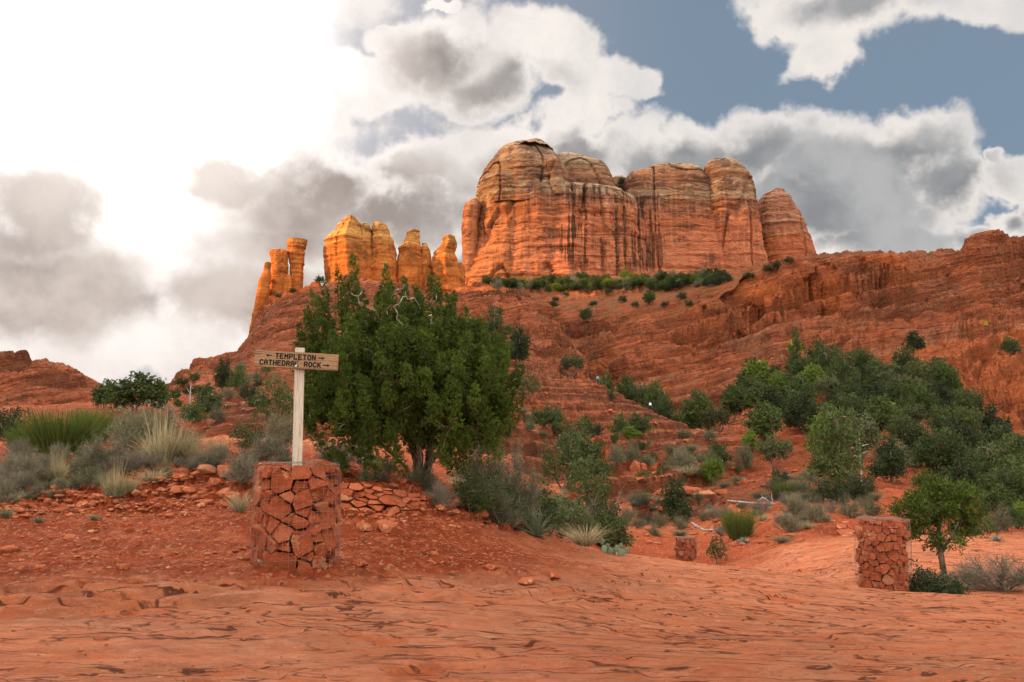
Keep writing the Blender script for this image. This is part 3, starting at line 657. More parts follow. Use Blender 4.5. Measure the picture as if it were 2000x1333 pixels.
build_rock("rock_butte", [
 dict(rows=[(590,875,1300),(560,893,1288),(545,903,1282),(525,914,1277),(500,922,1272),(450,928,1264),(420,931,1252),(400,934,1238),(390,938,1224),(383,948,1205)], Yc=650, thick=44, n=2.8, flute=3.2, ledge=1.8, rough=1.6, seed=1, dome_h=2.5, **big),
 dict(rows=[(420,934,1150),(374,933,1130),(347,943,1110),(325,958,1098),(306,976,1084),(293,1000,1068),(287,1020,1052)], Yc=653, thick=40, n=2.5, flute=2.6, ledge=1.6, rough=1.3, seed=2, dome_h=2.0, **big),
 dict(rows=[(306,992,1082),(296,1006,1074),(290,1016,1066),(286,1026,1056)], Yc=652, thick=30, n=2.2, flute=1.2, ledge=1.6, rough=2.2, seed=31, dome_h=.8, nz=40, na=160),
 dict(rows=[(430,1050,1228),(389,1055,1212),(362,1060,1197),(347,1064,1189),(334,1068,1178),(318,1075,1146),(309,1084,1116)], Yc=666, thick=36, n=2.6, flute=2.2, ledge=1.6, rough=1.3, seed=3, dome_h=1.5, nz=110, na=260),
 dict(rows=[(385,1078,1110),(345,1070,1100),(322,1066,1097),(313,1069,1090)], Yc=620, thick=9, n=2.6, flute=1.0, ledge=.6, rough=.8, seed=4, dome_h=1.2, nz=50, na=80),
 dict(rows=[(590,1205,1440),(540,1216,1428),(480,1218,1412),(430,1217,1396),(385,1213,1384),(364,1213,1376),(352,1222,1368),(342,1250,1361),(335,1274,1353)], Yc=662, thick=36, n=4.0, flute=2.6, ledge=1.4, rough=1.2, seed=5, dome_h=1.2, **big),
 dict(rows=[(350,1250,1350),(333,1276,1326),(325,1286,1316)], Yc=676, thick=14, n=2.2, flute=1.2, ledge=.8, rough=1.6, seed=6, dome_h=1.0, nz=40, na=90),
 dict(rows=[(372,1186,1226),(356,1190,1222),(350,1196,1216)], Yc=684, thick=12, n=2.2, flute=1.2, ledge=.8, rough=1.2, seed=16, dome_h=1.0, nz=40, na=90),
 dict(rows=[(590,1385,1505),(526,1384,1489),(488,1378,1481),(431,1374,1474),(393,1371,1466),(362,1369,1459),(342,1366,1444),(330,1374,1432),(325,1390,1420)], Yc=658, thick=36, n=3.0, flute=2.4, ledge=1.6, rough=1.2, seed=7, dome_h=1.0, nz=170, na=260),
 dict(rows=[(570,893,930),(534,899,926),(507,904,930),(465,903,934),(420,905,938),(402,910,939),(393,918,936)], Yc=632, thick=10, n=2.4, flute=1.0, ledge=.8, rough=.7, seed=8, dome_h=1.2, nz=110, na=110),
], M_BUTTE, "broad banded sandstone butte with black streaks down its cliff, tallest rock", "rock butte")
build_rock("rock_spire", [dict(rows=[(560,1475,1600),(520,1479,1590),(488,1479,1582),(450,1477,1571),(420,1478,1558),(393,1484,1543),(382,1492,1535),(374,1508,1528)], Yc=668, thick=22, n=2.4, flute=1.8, ledge=1.3, rough=1.0, seed=9, dome_h=1.0, nz=150, na=200)],
 M_REDSPIRE, "tapering red rock spire standing off the right flank of the big butte", "rock spire")
sg = "rock spires left of the big butte"
sp = dict(nz=110, na=110, n=2.3)
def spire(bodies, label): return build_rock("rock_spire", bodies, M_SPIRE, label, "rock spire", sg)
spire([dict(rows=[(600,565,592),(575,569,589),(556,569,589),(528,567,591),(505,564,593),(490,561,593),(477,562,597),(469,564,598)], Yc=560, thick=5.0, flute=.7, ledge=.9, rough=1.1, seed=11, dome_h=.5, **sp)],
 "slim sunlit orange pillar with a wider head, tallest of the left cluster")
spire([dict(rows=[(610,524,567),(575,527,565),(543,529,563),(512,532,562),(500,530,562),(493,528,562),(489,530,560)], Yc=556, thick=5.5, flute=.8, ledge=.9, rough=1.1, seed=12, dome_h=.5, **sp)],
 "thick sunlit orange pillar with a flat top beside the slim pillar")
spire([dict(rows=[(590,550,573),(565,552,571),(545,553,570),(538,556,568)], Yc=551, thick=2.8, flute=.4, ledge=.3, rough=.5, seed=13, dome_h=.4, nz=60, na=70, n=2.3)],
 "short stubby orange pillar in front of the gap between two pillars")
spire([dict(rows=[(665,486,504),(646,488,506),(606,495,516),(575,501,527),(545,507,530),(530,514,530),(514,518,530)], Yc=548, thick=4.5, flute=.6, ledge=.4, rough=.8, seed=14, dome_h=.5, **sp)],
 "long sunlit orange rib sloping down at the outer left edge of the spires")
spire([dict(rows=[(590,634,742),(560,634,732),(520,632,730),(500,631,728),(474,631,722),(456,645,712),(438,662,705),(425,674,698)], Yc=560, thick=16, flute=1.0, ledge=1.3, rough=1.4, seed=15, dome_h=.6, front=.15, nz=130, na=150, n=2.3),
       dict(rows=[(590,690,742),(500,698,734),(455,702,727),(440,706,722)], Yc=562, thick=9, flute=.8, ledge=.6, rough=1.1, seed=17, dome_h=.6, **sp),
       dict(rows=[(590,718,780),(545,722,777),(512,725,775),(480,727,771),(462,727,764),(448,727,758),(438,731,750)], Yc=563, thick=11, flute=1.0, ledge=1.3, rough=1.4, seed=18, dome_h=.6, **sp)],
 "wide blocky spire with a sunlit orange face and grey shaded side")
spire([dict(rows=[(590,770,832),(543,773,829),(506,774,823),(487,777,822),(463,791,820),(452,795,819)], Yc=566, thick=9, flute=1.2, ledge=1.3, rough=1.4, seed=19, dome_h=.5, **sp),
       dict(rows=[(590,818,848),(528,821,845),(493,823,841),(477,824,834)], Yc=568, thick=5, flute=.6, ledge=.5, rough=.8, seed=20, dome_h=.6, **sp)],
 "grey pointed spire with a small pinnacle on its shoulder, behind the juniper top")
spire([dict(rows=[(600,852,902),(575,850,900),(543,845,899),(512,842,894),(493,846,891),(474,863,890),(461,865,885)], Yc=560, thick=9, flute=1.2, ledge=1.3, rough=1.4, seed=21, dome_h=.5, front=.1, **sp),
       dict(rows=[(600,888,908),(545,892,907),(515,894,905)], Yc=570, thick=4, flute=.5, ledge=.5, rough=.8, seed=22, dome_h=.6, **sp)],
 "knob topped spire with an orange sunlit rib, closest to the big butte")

# ------------------------------------------------------------------ unseen blockers added towards the low sun (outside the frame) to keep it off all but the spires and the butte's caps
def sun_blocker(u0, u1, v0, v1, D, seed, label, thin=0.0):
    hx, hy = -cos(pi/2-SUN_AZ-pi/2)*0, 0
    sh = Vector((SUNV.x, SUNV.y, 0)).normalized()
    hu = Vector((sh.y, -sh.x, 0))
    if hu.y < 0: hu = -hu
    vv = hu.cross(SUNV) if hu.cross(SUNV).z > 0 else SUNV.cross(hu)
    th = np.linspace(0, 2*pi, 160, endpoint=False)[None]; ph = np.linspace(-pi/2, pi/2, 80)[:, None]
    e = .45
    f = lambda a: np.sign(a)*np.abs(a)**e
    a = f(np.cos(ph))*f(np.cos(th)); b = f(np.cos(ph))*f(np.sin(th)); c_ = f(np.sin(ph))+0*th
    U = (u0+u1)/2+(u1-u0)/2*a; Vv = (v0+v1)/2+(v1-v0)/2*c_; T = D+70*b
    n = fbm(U*.02, Vv*.02, T*.02+seed, 5, .55)
    U = U+n*10*a; Vv = Vv+n*10*c_; T = T+n*60
    base = np.array(SUNV)[None, None]*T[..., None]+np.array(hu)*U[..., None]+np.array(vv)*Vv[..., None]
    m, t = new_mat("blocker_white"); t.surf((.85, .84, .83), 1.0, None, 0)
    if thin:
        pr = t.out.inputs[0].links[0].from_socket
        t.nt.links.new(t.n('ShaderNodeMixShader', {0: thin, 1: pr, 2: t.n('ShaderNodeBsdfTransparent')}), t.out.inputs[0])
    o = mesh_np("sun_blocker", base.reshape(-1, 3), [grid_faces(80, 160, True)], m, True)
    return struct(o)
sun_blocker(-500, 506, -300, 420, 1400, 1.0, "unseen added cloud low in the sky behind the left shoulder")
sun_blocker(470, 640, -300, 62, 1470, 2.0, "unseen added cloud bank under the sun")
sun_blocker(584, 1200, -300, 420, 1400, 3.0, "unseen added thin cloud standing beyond the spires' side", .84)
sun_blocker(440, 700, 188, 281, 1500, 4.0, "unseen added thin cloud crossing above the gap of sunlight", .74)
# ------------------------------------------------------------------ plant materials
def leaf_mat(name, dark, light, trans=.14, rough=.75):
    m, t = new_mat(name); a = attr(t, 'tint')
    oi = t.n('ShaderNodeObjectInfo', out='Random')
    f = t.m('ADD', t.m('MULTIPLY', a, .65), t.m('MULTIPLY', oi, .35))
    col = t.mix(f, dark, light)
    pr = t.n('ShaderNodeBsdfPrincipled', {'Base Color': col, 'Roughness': rough, 'Specular IOR Level': .2})
    tr = t.n('ShaderNodeBsdfTranslucent', {'Color': col})
    mx = t.n('ShaderNodeMixShader', {0: trans, 1: pr, 2: tr})
    t.nt.links.new(mx, t.out.inputs[0])
    return m
L_JUN = leaf_mat("juniper_needles", (.009, .018, .002),(.095, .132, .014))
L_HILL = leaf_mat("hill_juniper_needles", (.020, .032, .008), (.098, .118, .030))
L_DARK = leaf_mat("dark_needles", (.010, .018, .005),(.055, .074, .020))
L_GREEN = leaf_mat("oak_leaves", (.020, .036, .008),(.098, .128, .028))
L_BRIGHT = leaf_mat("bright_leaves", (.070, .11, .012),(.17, .22, .03))
L_OLIVE = leaf_mat("olive_leaves", (.028, .038, .011),(.125, .138, .048))
L_SAGE = leaf_mat("sage_leaves", (.090, .090, .036),(.225, .210, .105))
L_BROOM = leaf_mat("broom_stems", (0.037, 0.062, 0.007),(0.118, 0.143, 0.022))
L_GRASS = leaf_mat("dry_grass", (0.225, 0.165, 0.075),(0.465, 0.375, 0.203))
L_AGAVE = leaf_mat("agave_leaves", (0.098, 0.150, 0.116),(0.255, 0.323, 0.255), .1, .5)
L_YUCCA = leaf_mat("yucca_leaves", (0.083, 0.116, 0.056),(0.232, 0.255, 0.135), .1, .55)
L_TWIG = leaf_mat("grey_twigs", (.085, .065, .042),(.27, .215, .15), .05)
L_YELLOW = leaf_mat("yellow_bloom", (.45, .36, .02), (.75, .62, .05), .1)
def bark_mat(name, a, b):
    m, t = new_mat(name); v = objpos(t)
    n = t.noise(t.scalev(v, (9, 9, 2.2)), 2.0, 6, .65)
    t.surf(t.mix(t.ss(n, .35, .65), a, b), .95, t.bump(n, .03, 1.0), .1)
    return m
M_BARK = bark_mat("bark", (.07, .045, .03), (.24, .17, .12))
M_DEAD = bark_mat("dead_wood", (.22, .18, .15), (.52, .46, .39))

# ------------------------------------------------------------------ plant geometry
def nrm(a): return a/np.maximum(np.linalg.norm(a, axis=-1, keepdims=True), 1e-9)
def leaves(rng, C, A, m, l, w, spread=.7, jit=.0):
    """m pointed leaves round each centre C (N,3) leaning along axes A"""
    N = len(C); C = np.repeat(C, m, 0); A = np.repeat(A, m, 0)
    d = nrm(A+spread*rng.normal(size=C.shape))
    s = nrm(np.cross(d, rng.normal(size=C.shape)))
    ll = l*rng.uniform(.6, 1.3, (len(C), 1)); ww = w*rng.uniform(.7, 1.3, (len(C), 1))
    b = C+rng.normal(size=C.shape)*jit
    V = np.stack([b, b+d*ll*.5+s*ww*.5, b+d*ll, b+d*ll*.5-s*ww*.5], 1).reshape(-1, 3)
    F = np.arange(len(V)).reshape(-1, 4)
    return V, F
def ribbons(rng, p0, d, L, w, k=4, bend=None, taper=.15, wob=0.0):
    N = len(p0); t = np.linspace(0, 1, k)
    d = nrm(d); L = np.broadcast_to(np.asarray(L, float), (N,)); w = np.broadcast_to(np.asarray(w, float), (N,))
    s = nrm(np.cross(d, rng.normal(size=(N, 3))))
    pts = p0[:, None]+d[:, None]*(t[None, :, None]*L[:, None, None])
    if bend is not None: pts = pts+bend[:, None]*(t[None, :, None]**2)*L[:, None, None]
    if wob: pts[:, 1:] += rng.normal(size=(N, k-1, 3))*wob*L[:, None, None]
    ww = (w[:, None]*(1-(1-taper)*t[None]))[..., None]*.5
    V = np.stack([pts-s[:, None]*ww, pts+s[:, None]*ww], 2).reshape(-1, 3)
    i = (np.arange(N)[:, None]*k+np.arange(k-1)[None])*2
    F = np.stack([i, i+1, i+3, i+2], -1).reshape(-1, 4)
    return V, F, pts
def tubes(p0, p1, r0, r1, k=5):
    N = len(p0); d = nrm(p1-p0)
    ref = np.where(np.abs(d[:, 2:3]) < .9, np.array([[0, 0, 1.]]), np.array([[1., 0, 0]]))
    a = nrm(np.cross(d, ref)); b = np.cross(d, a)
    th = np.linspace(0, 2*pi, k, endpoint=False)
    c_ = (np.cos(th)[None, :, None]*a[:, None]+np.sin(th)[None, :, None]*b[:, None])
    V = np.stack([p0[:, None]+c_*r0[:, None, None], p1[:, None]+c_*r1[:, None, None]], 1).reshape(-1, 3)
    i = np.arange(N)[:, None]*2*k; j = np.arange(k)[None]; j2 = (j+1) % k
    F = np.stack([i+j, i+j2, i+k+j2, i+k+j], -1).reshape(-1, 4)
    return V, F
def cat(parts):
    """join (V,F) pairs with faces of the same width"""
    V, F, o = [], [], 0
    for v, f in parts: V.append(v); F.append(f+o); o += len(v)
    return np.concatenate(V), np.concatenate(F)
class Skel:
    def __init__(s): s.p = []; s.par = []
    def chain(s, pts, parent=-1):
        for q in pts:
            s.p.append(np.array(q, float)); s.par.append(parent); parent = len(s.p)-1
        return parent
    def grow(s, tips, rng, seg=.25, up=.25, jit=.03, pen=.6):
        tips = np.asarray(tips); base = np.mean(s.p, 0)
        for q in tips[np.argsort(np.linalg.norm(tips-base, axis=1))]:
            A = np.array(s.p); dv = q-A; d = np.linalg.norm(dv, axis=1)
            cost = d+pen*np.maximum(0, A[:, 2]-q[2])
            i = int(np.argmin(cost)); a = A[i]; n = max(2, int(d[i]/seg)+1); par = i
            for j in range(1, n+1):
                t = j/n
                p = a+(q-a)*t+np.array([0, 0, up*d[i]*t*(t-1)])
                if j < n: p = p+rng.normal(size=3)*jit
                s.p.append(p); s.par.append(par); par = len(s.p)-1
    def mesh(s, rt, ex=.45, rmax=9, k=5):
        p = np.array(s.p); par = np.array(s.par); cnt = np.zeros(len(p))
        haschild = np.zeros(len(p), bool); haschild[par[par >= 0]] = True
        cnt[~haschild] = 1
        for i in range(len(p)-1, -1, -1):
            if par[i] >= 0: cnt[par[i]] += cnt[i]
        r = np.minimum(rt*np.maximum(cnt, 1)**ex, rmax)
        e = np.nonzero(par >= 0)[0]
        return tubes(p[par[e]], p[e], r[par[e]], r[e], k)
def in_ell(rng, E, n, shell=.45):
    out = []
    vol = np.array([e[3]*e[4]*e[5] for e in E]); vol = vol/vol.sum()
    for e, v in zip(E, vol):
        m = max(1, int(round(n*v)))
        d = nrm(rng.normal(size=(m, 3)))*(rng.uniform(0, 1, (m, 1))**shell)
        out.append(np.array(e[:3])+d*np.array(e[3:6]))
    return np.concatenate(out)
PROTO = {}
def tree_proto(key, seed, E, ntips, trunk, lm, nspray=20, m=5, l=.07, w=.03, sig=(.06, .06, .08), rt=.006, upw=.6, seg=.12, spread=.75, bark=None, shell=.4, rmax=.06, bare=0, kinds=('trunk', 'crown')):
    """tree of height about 1 standing on the origin"""
    rng = np.random.RandomState(seed)
    sk = Skel()
    for ch in trunk: sk.chain(ch)
    tips = in_ell(rng, E, ntips, shell)
    sk.grow(tips, rng, seg=seg, jit=seg*.15)
    if bare:
        bt = in_ell(rng, [tuple(e[:3])+tuple(1.12*q for q in e[3:6]) for e in E], bare, .15)
        sk.grow(bt, rng, seg=seg, jit=seg*.2)
    tv, tf = sk.mesh(rt, rmax=rmax)
    ctr = np.mean([e[:3] for e in E], 0)
    C = np.repeat(tips, nspray, 0)+rng.normal(size=(len(tips)*nspray, 3))*np.array(sig)
    out = nrm(np.repeat(tips, nspray, 0)-ctr)
    A = nrm(out*(1-upw)+np.array([0, 0, upw]))
    V, F = leaves(rng, C, A, m, l, w, spread, .012)
    tint = np.repeat(rng.uniform(0, 1, len(tips)), nspray)*.55+rng.uniform(0, .45, len(C))
    tint = np.repeat(tint, m*4)
    me1 = mesh_np("trunk", tv, [tf], bark or M_BARK, True); me2 = mesh_np("crown", V, [F], lm, False, attrs={'tint': tint})
    d = [(kinds[0], me1.data), (kinds[1], me2.data)]
    bpy.data.objects.remove(me1); bpy.data.objects.remove(me2)
    PROTO[key] = d
def shrub_proto(key, seed, lm, nst=26, ntw=420, nl=900, l=.06, w=.03, m=2, twl=.28, tw=.008, dome=(.5, .5, .95), twmat=None, spread=.9, upw=.35, low=.12):
    rng = np.random.RandomState(seed)
    d = nrm(np.abs(rng.normal(size=(nst, 3)))*np.array([1, 1, .9])*np.where(rng.rand(nst, 3) < .5, -1, 1)*np.array([1, 1, 0])+np.stack([0*rng.rand(nst), 0*rng.rand(nst), rng.uniform(.25, 1.4, nst)], 1))
    end = d*np.array(dome)*rng.uniform(.75, 1.0, (nst, 1))
    sk = Skel(); r0 = rng.normal(size=(nst, 3))*np.array([.04, .04, 0])
    V1, F1, pts = ribbons(rng, r0, end, np.linalg.norm(end, axis=1), .022, 5, bend=np.tile([0, 0, .06], (nst, 1)), taper=.3, wob=.03)
    # twigs spring from the outer stems and fill the dome
    si = rng.randint(0, nst, ntw); tt = rng.uniform(.35, 1.0, ntw)
    kk = np.minimum((tt*4).astype(int), 3); fr = tt*4-kk
    q = pts[si, kk]*(1-fr[:, None])+pts[si, kk+1]*fr[:, None]
    td = nrm(nrm(end[si])+.75*rng.normal(size=(ntw, 3))+np.array([0, 0, .35]))
    V2, F2, tp = ribbons(rng, q, td, twl*rng.uniform(.5, 1.2, ntw), tw, 4, taper=.4, wob=.05)
    li = rng.randint(0, ntw, nl); lk = rng.randint(1, 4, nl)
    C = tp[li, lk]+rng.normal(size=(nl, 3))*.02
    C = C[C[:, 2] > low*rng.uniform(0, 1, len(C))]
    A = nrm(nrm(C)*(1-upw)+np.array([0, 0, upw]))
    V3, F3 = leaves(rng, C, A, m, l, w, spread, .012)
    cl = pn(C[:, 0]*4, C[:, 1]*4, C[:, 2]*4+seed)*.5+.5
    t3 = np.repeat(np.clip(cl*.6+rng.uniform(0, .4, len(C)), 0, 1), m*4)
    tv, tf = cat([(V1, F1), (V2, F2)])
    a = mesh_np("twigs", tv, [tf], twmat or L_TWIG, False, attrs={'tint': rng.uniform(0, 1, len(tv)//2).repeat(2)})
    b = mesh_np("leaves", V3, [F3], lm, False, attrs={'tint': t3})
    PROTO[key] = [('twigs', a.data), ('leaves', b.data)]
    bpy.data.objects.remove(a); bpy.data.objects.remove(b)
def blade_proto(key, seed, mats, sets):
    """sets: (n, base radius, lean, L, w, bend, material index)"""
    rng = np.random.RandomState(seed); out = []
    P_, mi, tn = [], [], []
    for (n, rb, lean, L, wd, bend, k, ix) in sets:
        a = rng.uniform(0, 2*pi, n); rr = rb*np.sqrt(rng.rand(n))
        p0 = np.stack([rr*np.cos(a), rr*np.sin(a), 0*a], 1)
        a2 = a+rng.normal(size=n)*.5; le = np.abs(rng.normal(size=n))*lean
        d = np.stack([np.cos(a2)*le, np.sin(a2)*le, np.ones(n)], 1)
        bd = np.stack([np.cos(a2), np.sin(a2), -.6+0*a2], 1)*bend*rng.uniform(.2, 1, (n, 1))
        V, F, _ = ribbons(rng, p0, d, L*rng.uniform(.55, 1.05, n), wd, k, bend=bd, taper=.12)
        P_.append((V, F)); mi.append(np.full(len(F), ix)); tn.append(np.repeat(rng.uniform(0, 1, n), 2*k))
    V, F = cat(P_)
    o = mesh_np(key, V, [F], mats, False, attrs={'tint': np.concatenate(tn)}, matidx=np.concatenate(mi))
    PROTO[key] = o.data; bpy.data.objects.remove(o)
def rosette_proto(key, seed, mat, n, L, w, thick, el0, el1, k=6, droop=0.0, dead=0):
    rng = np.random.RandomState(seed); Vs, Fs, tn, mi, off = [], [], [], [], 0
    for i in range(n+dead):
        dd = i >= n
        a = i*2.39996+rng.normal()*.12; f = i/max(1, n-1)
        el = (el0+(el1-el0)*f+rng.normal()*.07) if not dd else rng.uniform(-.25, .12)
        l_ = L*rng.uniform(.8, 1.08)*(1-.25*f); t = np.linspace(0, 1, k)
        dr = np.array([cos(a)*cos(el), sin(a)*cos(el), sin(el)]); s = np.array([-sin(a), cos(a), 0]); up = np.cross(s, dr)*-1
        if up[2] < 0: up = -up
        prof = w*np.array([.75+.25*sin(pi*min(1, q*1.6)) for q in t])*(1-t**2.2)+.001
        c_ = dr[None]*(t*l_)[:, None]+np.array([0, 0, -(droop+(.25 if dd else 0))])[None]*(t**2*l_)[:, None]+np.array([0, 0, .06])
        rowv = [c_-s*prof[:, None]*.5+up*prof[:, None]*.22, c_-up*(thick*(1-t))[:, None], c_+s*prof[:, None]*.5+up*prof[:, None]*.22, c_+up*(thick*.3*(1-t))[:, None]]
        V = np.stack(rowv, 1).reshape(-1, 3); F = grid_faces(k, 4, True)
        Vs.append(V); Fs.append(F+off); off += len(V); tn.append(np.full(len(V), rng.rand())); mi.append(np.full(len(F), 1 if dd else 0))
    o = mesh_np(key, np.concatenate(Vs), [np.concatenate(Fs)], [mat, L_GRASS], False, attrs={'tint': np.concatenate(tn)}, matidx=np.concatenate(mi))
    PROTO[key] = o.data; bpy.data.objects.remove(o)

# prototypes, each about one unit tall and wide
tree_proto('juniper_a', 1, [(0,0,.6,.34,.34,.34),(-.15,.05,.45,.3,.28,.25),(.17,0,.5,.28,.28,.28)], 90, [[(0,0,0),(.02,0,.15),(-.02,.02,.35),(.0,0,.6)]], L_HILL, nspray=13, m=5, l=.055, w=.022, sig=(.045,.045,.06))
tree_proto('juniper_b', 2, [(0,0,.68,.24,.24,.3),(-.16,0,.5,.26,.24,.26),(.2,.05,.46,.24,.24,.22),(0,-.1,.32,.36,.3,.16)], 90, [[(0,0,0),(-.03,0,.2),(.02,.02,.42),(.03,0,.7)]], L_DARK, nspray=13, m=5, l=.055, w=.022, sig=(.045,.045,.06))
tree_proto('pine', 3, [(0,0,.82,.13,.13,.18),(0,0,.6,.24,.24,.16),(-.04,0,.4,.3,.3,.15),(.05,0,.25,.28,.28,.1)], 90, [[(0,0,0),(.01,0,.3),(0,.01,.6),(.01,0,.92)]], L_GREEN, nspray=11, m=6, l=.05, w=.013, sig=(.045,.045,.03), upw=.35)
tree_proto('oak', 4, [(0,0,.55,.4,.38,.38),(-.25,0,.42,.26,.26,.26),(.26,.05,.45,.26,.26,.28)], 110, [[(0,0,0),(.03,0,.15),(.1,0,.4)],[(0,0,0),(-.06,.02,.2),(-.14,.02,.42)]], L_GREEN, nspray=12, m=4, l=.05, w=.036, sig=(.055,.055,.045), upw=.3, spread=1.1)
tree_proto('bright_oak', 5, [(0,0,.5,.4,.38,.42),(.15,0,.65,.26,.26,.28),(-.22,0,.45,.26,.26,.28)], 100, [[(0,0,0),(.03,0,.15),(.05,0,.45)]], L_BRIGHT, nspray=12, m=4, l=.055, w=.036, sig=(.055,.055,.045), upw=.4, spread=1.0)
tree_proto('olive_tree', 6, [(0,0,.68,.42,.36,.25),(-.25,0,.55,.24,.24,.2),(.28,.05,.6,.24,.24,.2)], 100, [[(0,0,0),(-.1,0,.2),(-.2,0,.42),(-.22,0,.55)],[(.02,0,0),(.14,0,.18),(.26,0,.42)]], L_OLIVE, nspray=12, m=4, l=.045, w=.026, sig=(.05,.05,.045), upw=.4, spread=1.0, bare=20)
tree_proto('airy_shrub', 7, [(0,0,.58,.36,.34,.38),(-.25,0,.4,.22,.22,.25),(.25,.05,.42,.22,.22,.25)], 80, [[(0,0,0),(.03,0,.15),(.05,0,.4)],[(0,0,0),(-.1,.02,.2),(-.16,.02,.42)],[(0,0,0),(.12,.02,.2),(.2,.02,.42)]], L_GREEN, nspray=9, m=4, l=.045, w=.02, sig=(.04,.04,.05), upw=.5, spread=.8, rt=.004, bare=24)
shrub_proto('sage', 21, L_SAGE, nst=34, ntw=700, nl=1500, l=.045, w=.016, m=3, upw=.5)
shrub_proto('sage_dark', 22, L_OLIVE, nst=30, ntw=700, nl=1100, l=.045, w=.02, m=3, upw=.4)
shrub_proto('twiggy', 23, L_OLIVE, nst=44, ntw=1500, nl=1000, l=.035, w=.015, m=2, twl=.24, tw=.007)
shrub_proto('oak_shrub', 24, L_GREEN, nst=26, ntw=420, nl=1500, l=.06, w=.038, m=3, spread=1.1)
shrub_proto('dark_shrub', 25, L_DARK, nst=26, ntw=420, nl=1700, l=.055, w=.03, m=3)
shrub_proto('bare_shrub', 26, L_SAGE, nst=40, ntw=1700, nl=160, l=.03, w=.012, m=2, twl=.3, tw=.007)
shrub_proto('tall_twiggy', 27, L_OLIVE, nst=36, ntw=1500, nl=1500, l=.038, w=.014, m=2, twl=.26, tw=.007, dome=(.46,.46,1.0), upw=.5)
blade_proto('broom', 31, [L_BROOM, L_TWIG], [(1500, .34, .38, .95, .014, .10, 4, 0), (160, .30, .5, .6, .012, .1, 3, 1)])
blade_proto('grass', 32, [L_GRASS, L_TWIG], [(260, .12, .40, .95, .017, .35, 5, 0), (60, .16, .6, .5, .016, .4, 4, 1)])
blade_proto('grass_stalks', 33, [L_GRASS, L_SAGE], [(90, .22, .16, 1.0, .020, .05, 4, 0), (320, .26, .5, .62, .016, .3, 4, 0), (200, .3, .5, .5, .018, .3, 4, 1)])
blade_proto('grey_grass', 34, [L_SAGE, L_TWIG], [(300, .18, .6, .9, .02, .45, 4, 0), (180, .2, .7, .7, .018, .5, 4, 1)])
rosette_proto('agave', 41, L_AGAVE, 34, .62, .13, .028, .12, 1.35)
rosette_proto('yucca', 42, L_YUCCA, 70, .85, .05, .012, .0, 1.45, dead=8)
rosette_proto('dry_yucca', 43, L_YUCCA, 90, 1.0, .035, .009, .15, 1.4, droop=.12, dead=26)

NAMES = {'juniper_a': ('juniper_tree', 'tree'), 'juniper_b': ('juniper_tree', 'tree'), 'pine': ('pinyon_pine', 'tree'), 'oak': ('scrub_oak', 'tree'), 'bright_oak': ('leafy_bush', 'bush'),
 'olive_tree': ('small_tree', 'tree'), 'airy_shrub': ('leafy_bush', 'bush'), 'sage': ('sage_bush', 'bush'), 'sage_dark': ('sage_bush', 'bush'), 'twiggy': ('twiggy_bush', 'bush'), 'oak_shrub': ('leafy_bush', 'bush'),
 'dark_shrub': ('dark_bush', 'bush'), 'bare_shrub': ('bare_bush', 'bush'), 'tall_twiggy': ('twiggy_bush', 'bush'), 'broom': ('broom_bush', 'bush'), 'grass': ('grass_tuft', 'grass tuft'),
 'grass_stalks': ('grass_tuft', 'grass tuft'), 'grey_grass': ('grass_tuft', 'grass tuft'), 'agave': ('agave_plant', 'agave'), 'yucca': ('yucca_plant', 'yucca'), 'dry_yucca': ('yucca_plant', 'yucca')}
prng = random.Random(5)
def plant(key, loc, h, w, label, group=None, rz=None, sink=.03, split=True):
    nm, ct = NAMES[key]
    rz = prng.uniform(0, 6.28) if rz is None else rz
    d = PROTO[key]
    loc = Vector(loc)-Vector((0, 0, sink*h))
    if isinstance(d, list):
        e = empty(nm, loc, rz); e.scale = (w, w, h)
        for pnm, me in d:
            o = bpy.data.objects.new(pnm, me); link(o, e)
        tag(e, label, ct, group); return e
    o = bpy.data.objects.new(nm, d); link(o); o.location = loc; o.rotation_euler = (0, 0, rz); o.scale = (w, w, h)
    return tag(o, label, ct, group)
def plant_px(key, px, py, hpx, wpx, label, group=None, Y=None, **kw):
    p = at_depth(px, Y) if Y else hit(px, py)
    k = p.y/FPX
    h = hpx*k; wd = wpx*k
    # crown widths of the prototypes
    ww = {'juniper_a': .95, 'juniper_b': .9, 'pine': .62, 'oak': 1.05, 'bright_oak': .95, 'olive_tree': 1.05, 'airy_shrub': .95, 'broom': 1.2, 'grass': .8, 'grass_stalks': .9, 'grey_grass': 1.1, 'agave': 1.15, 'yucca': 1.6, 'dry_yucca': 1.6}.get(key, 1.15)
    return plant(key, p, h, wd/ww, label, group, **kw)
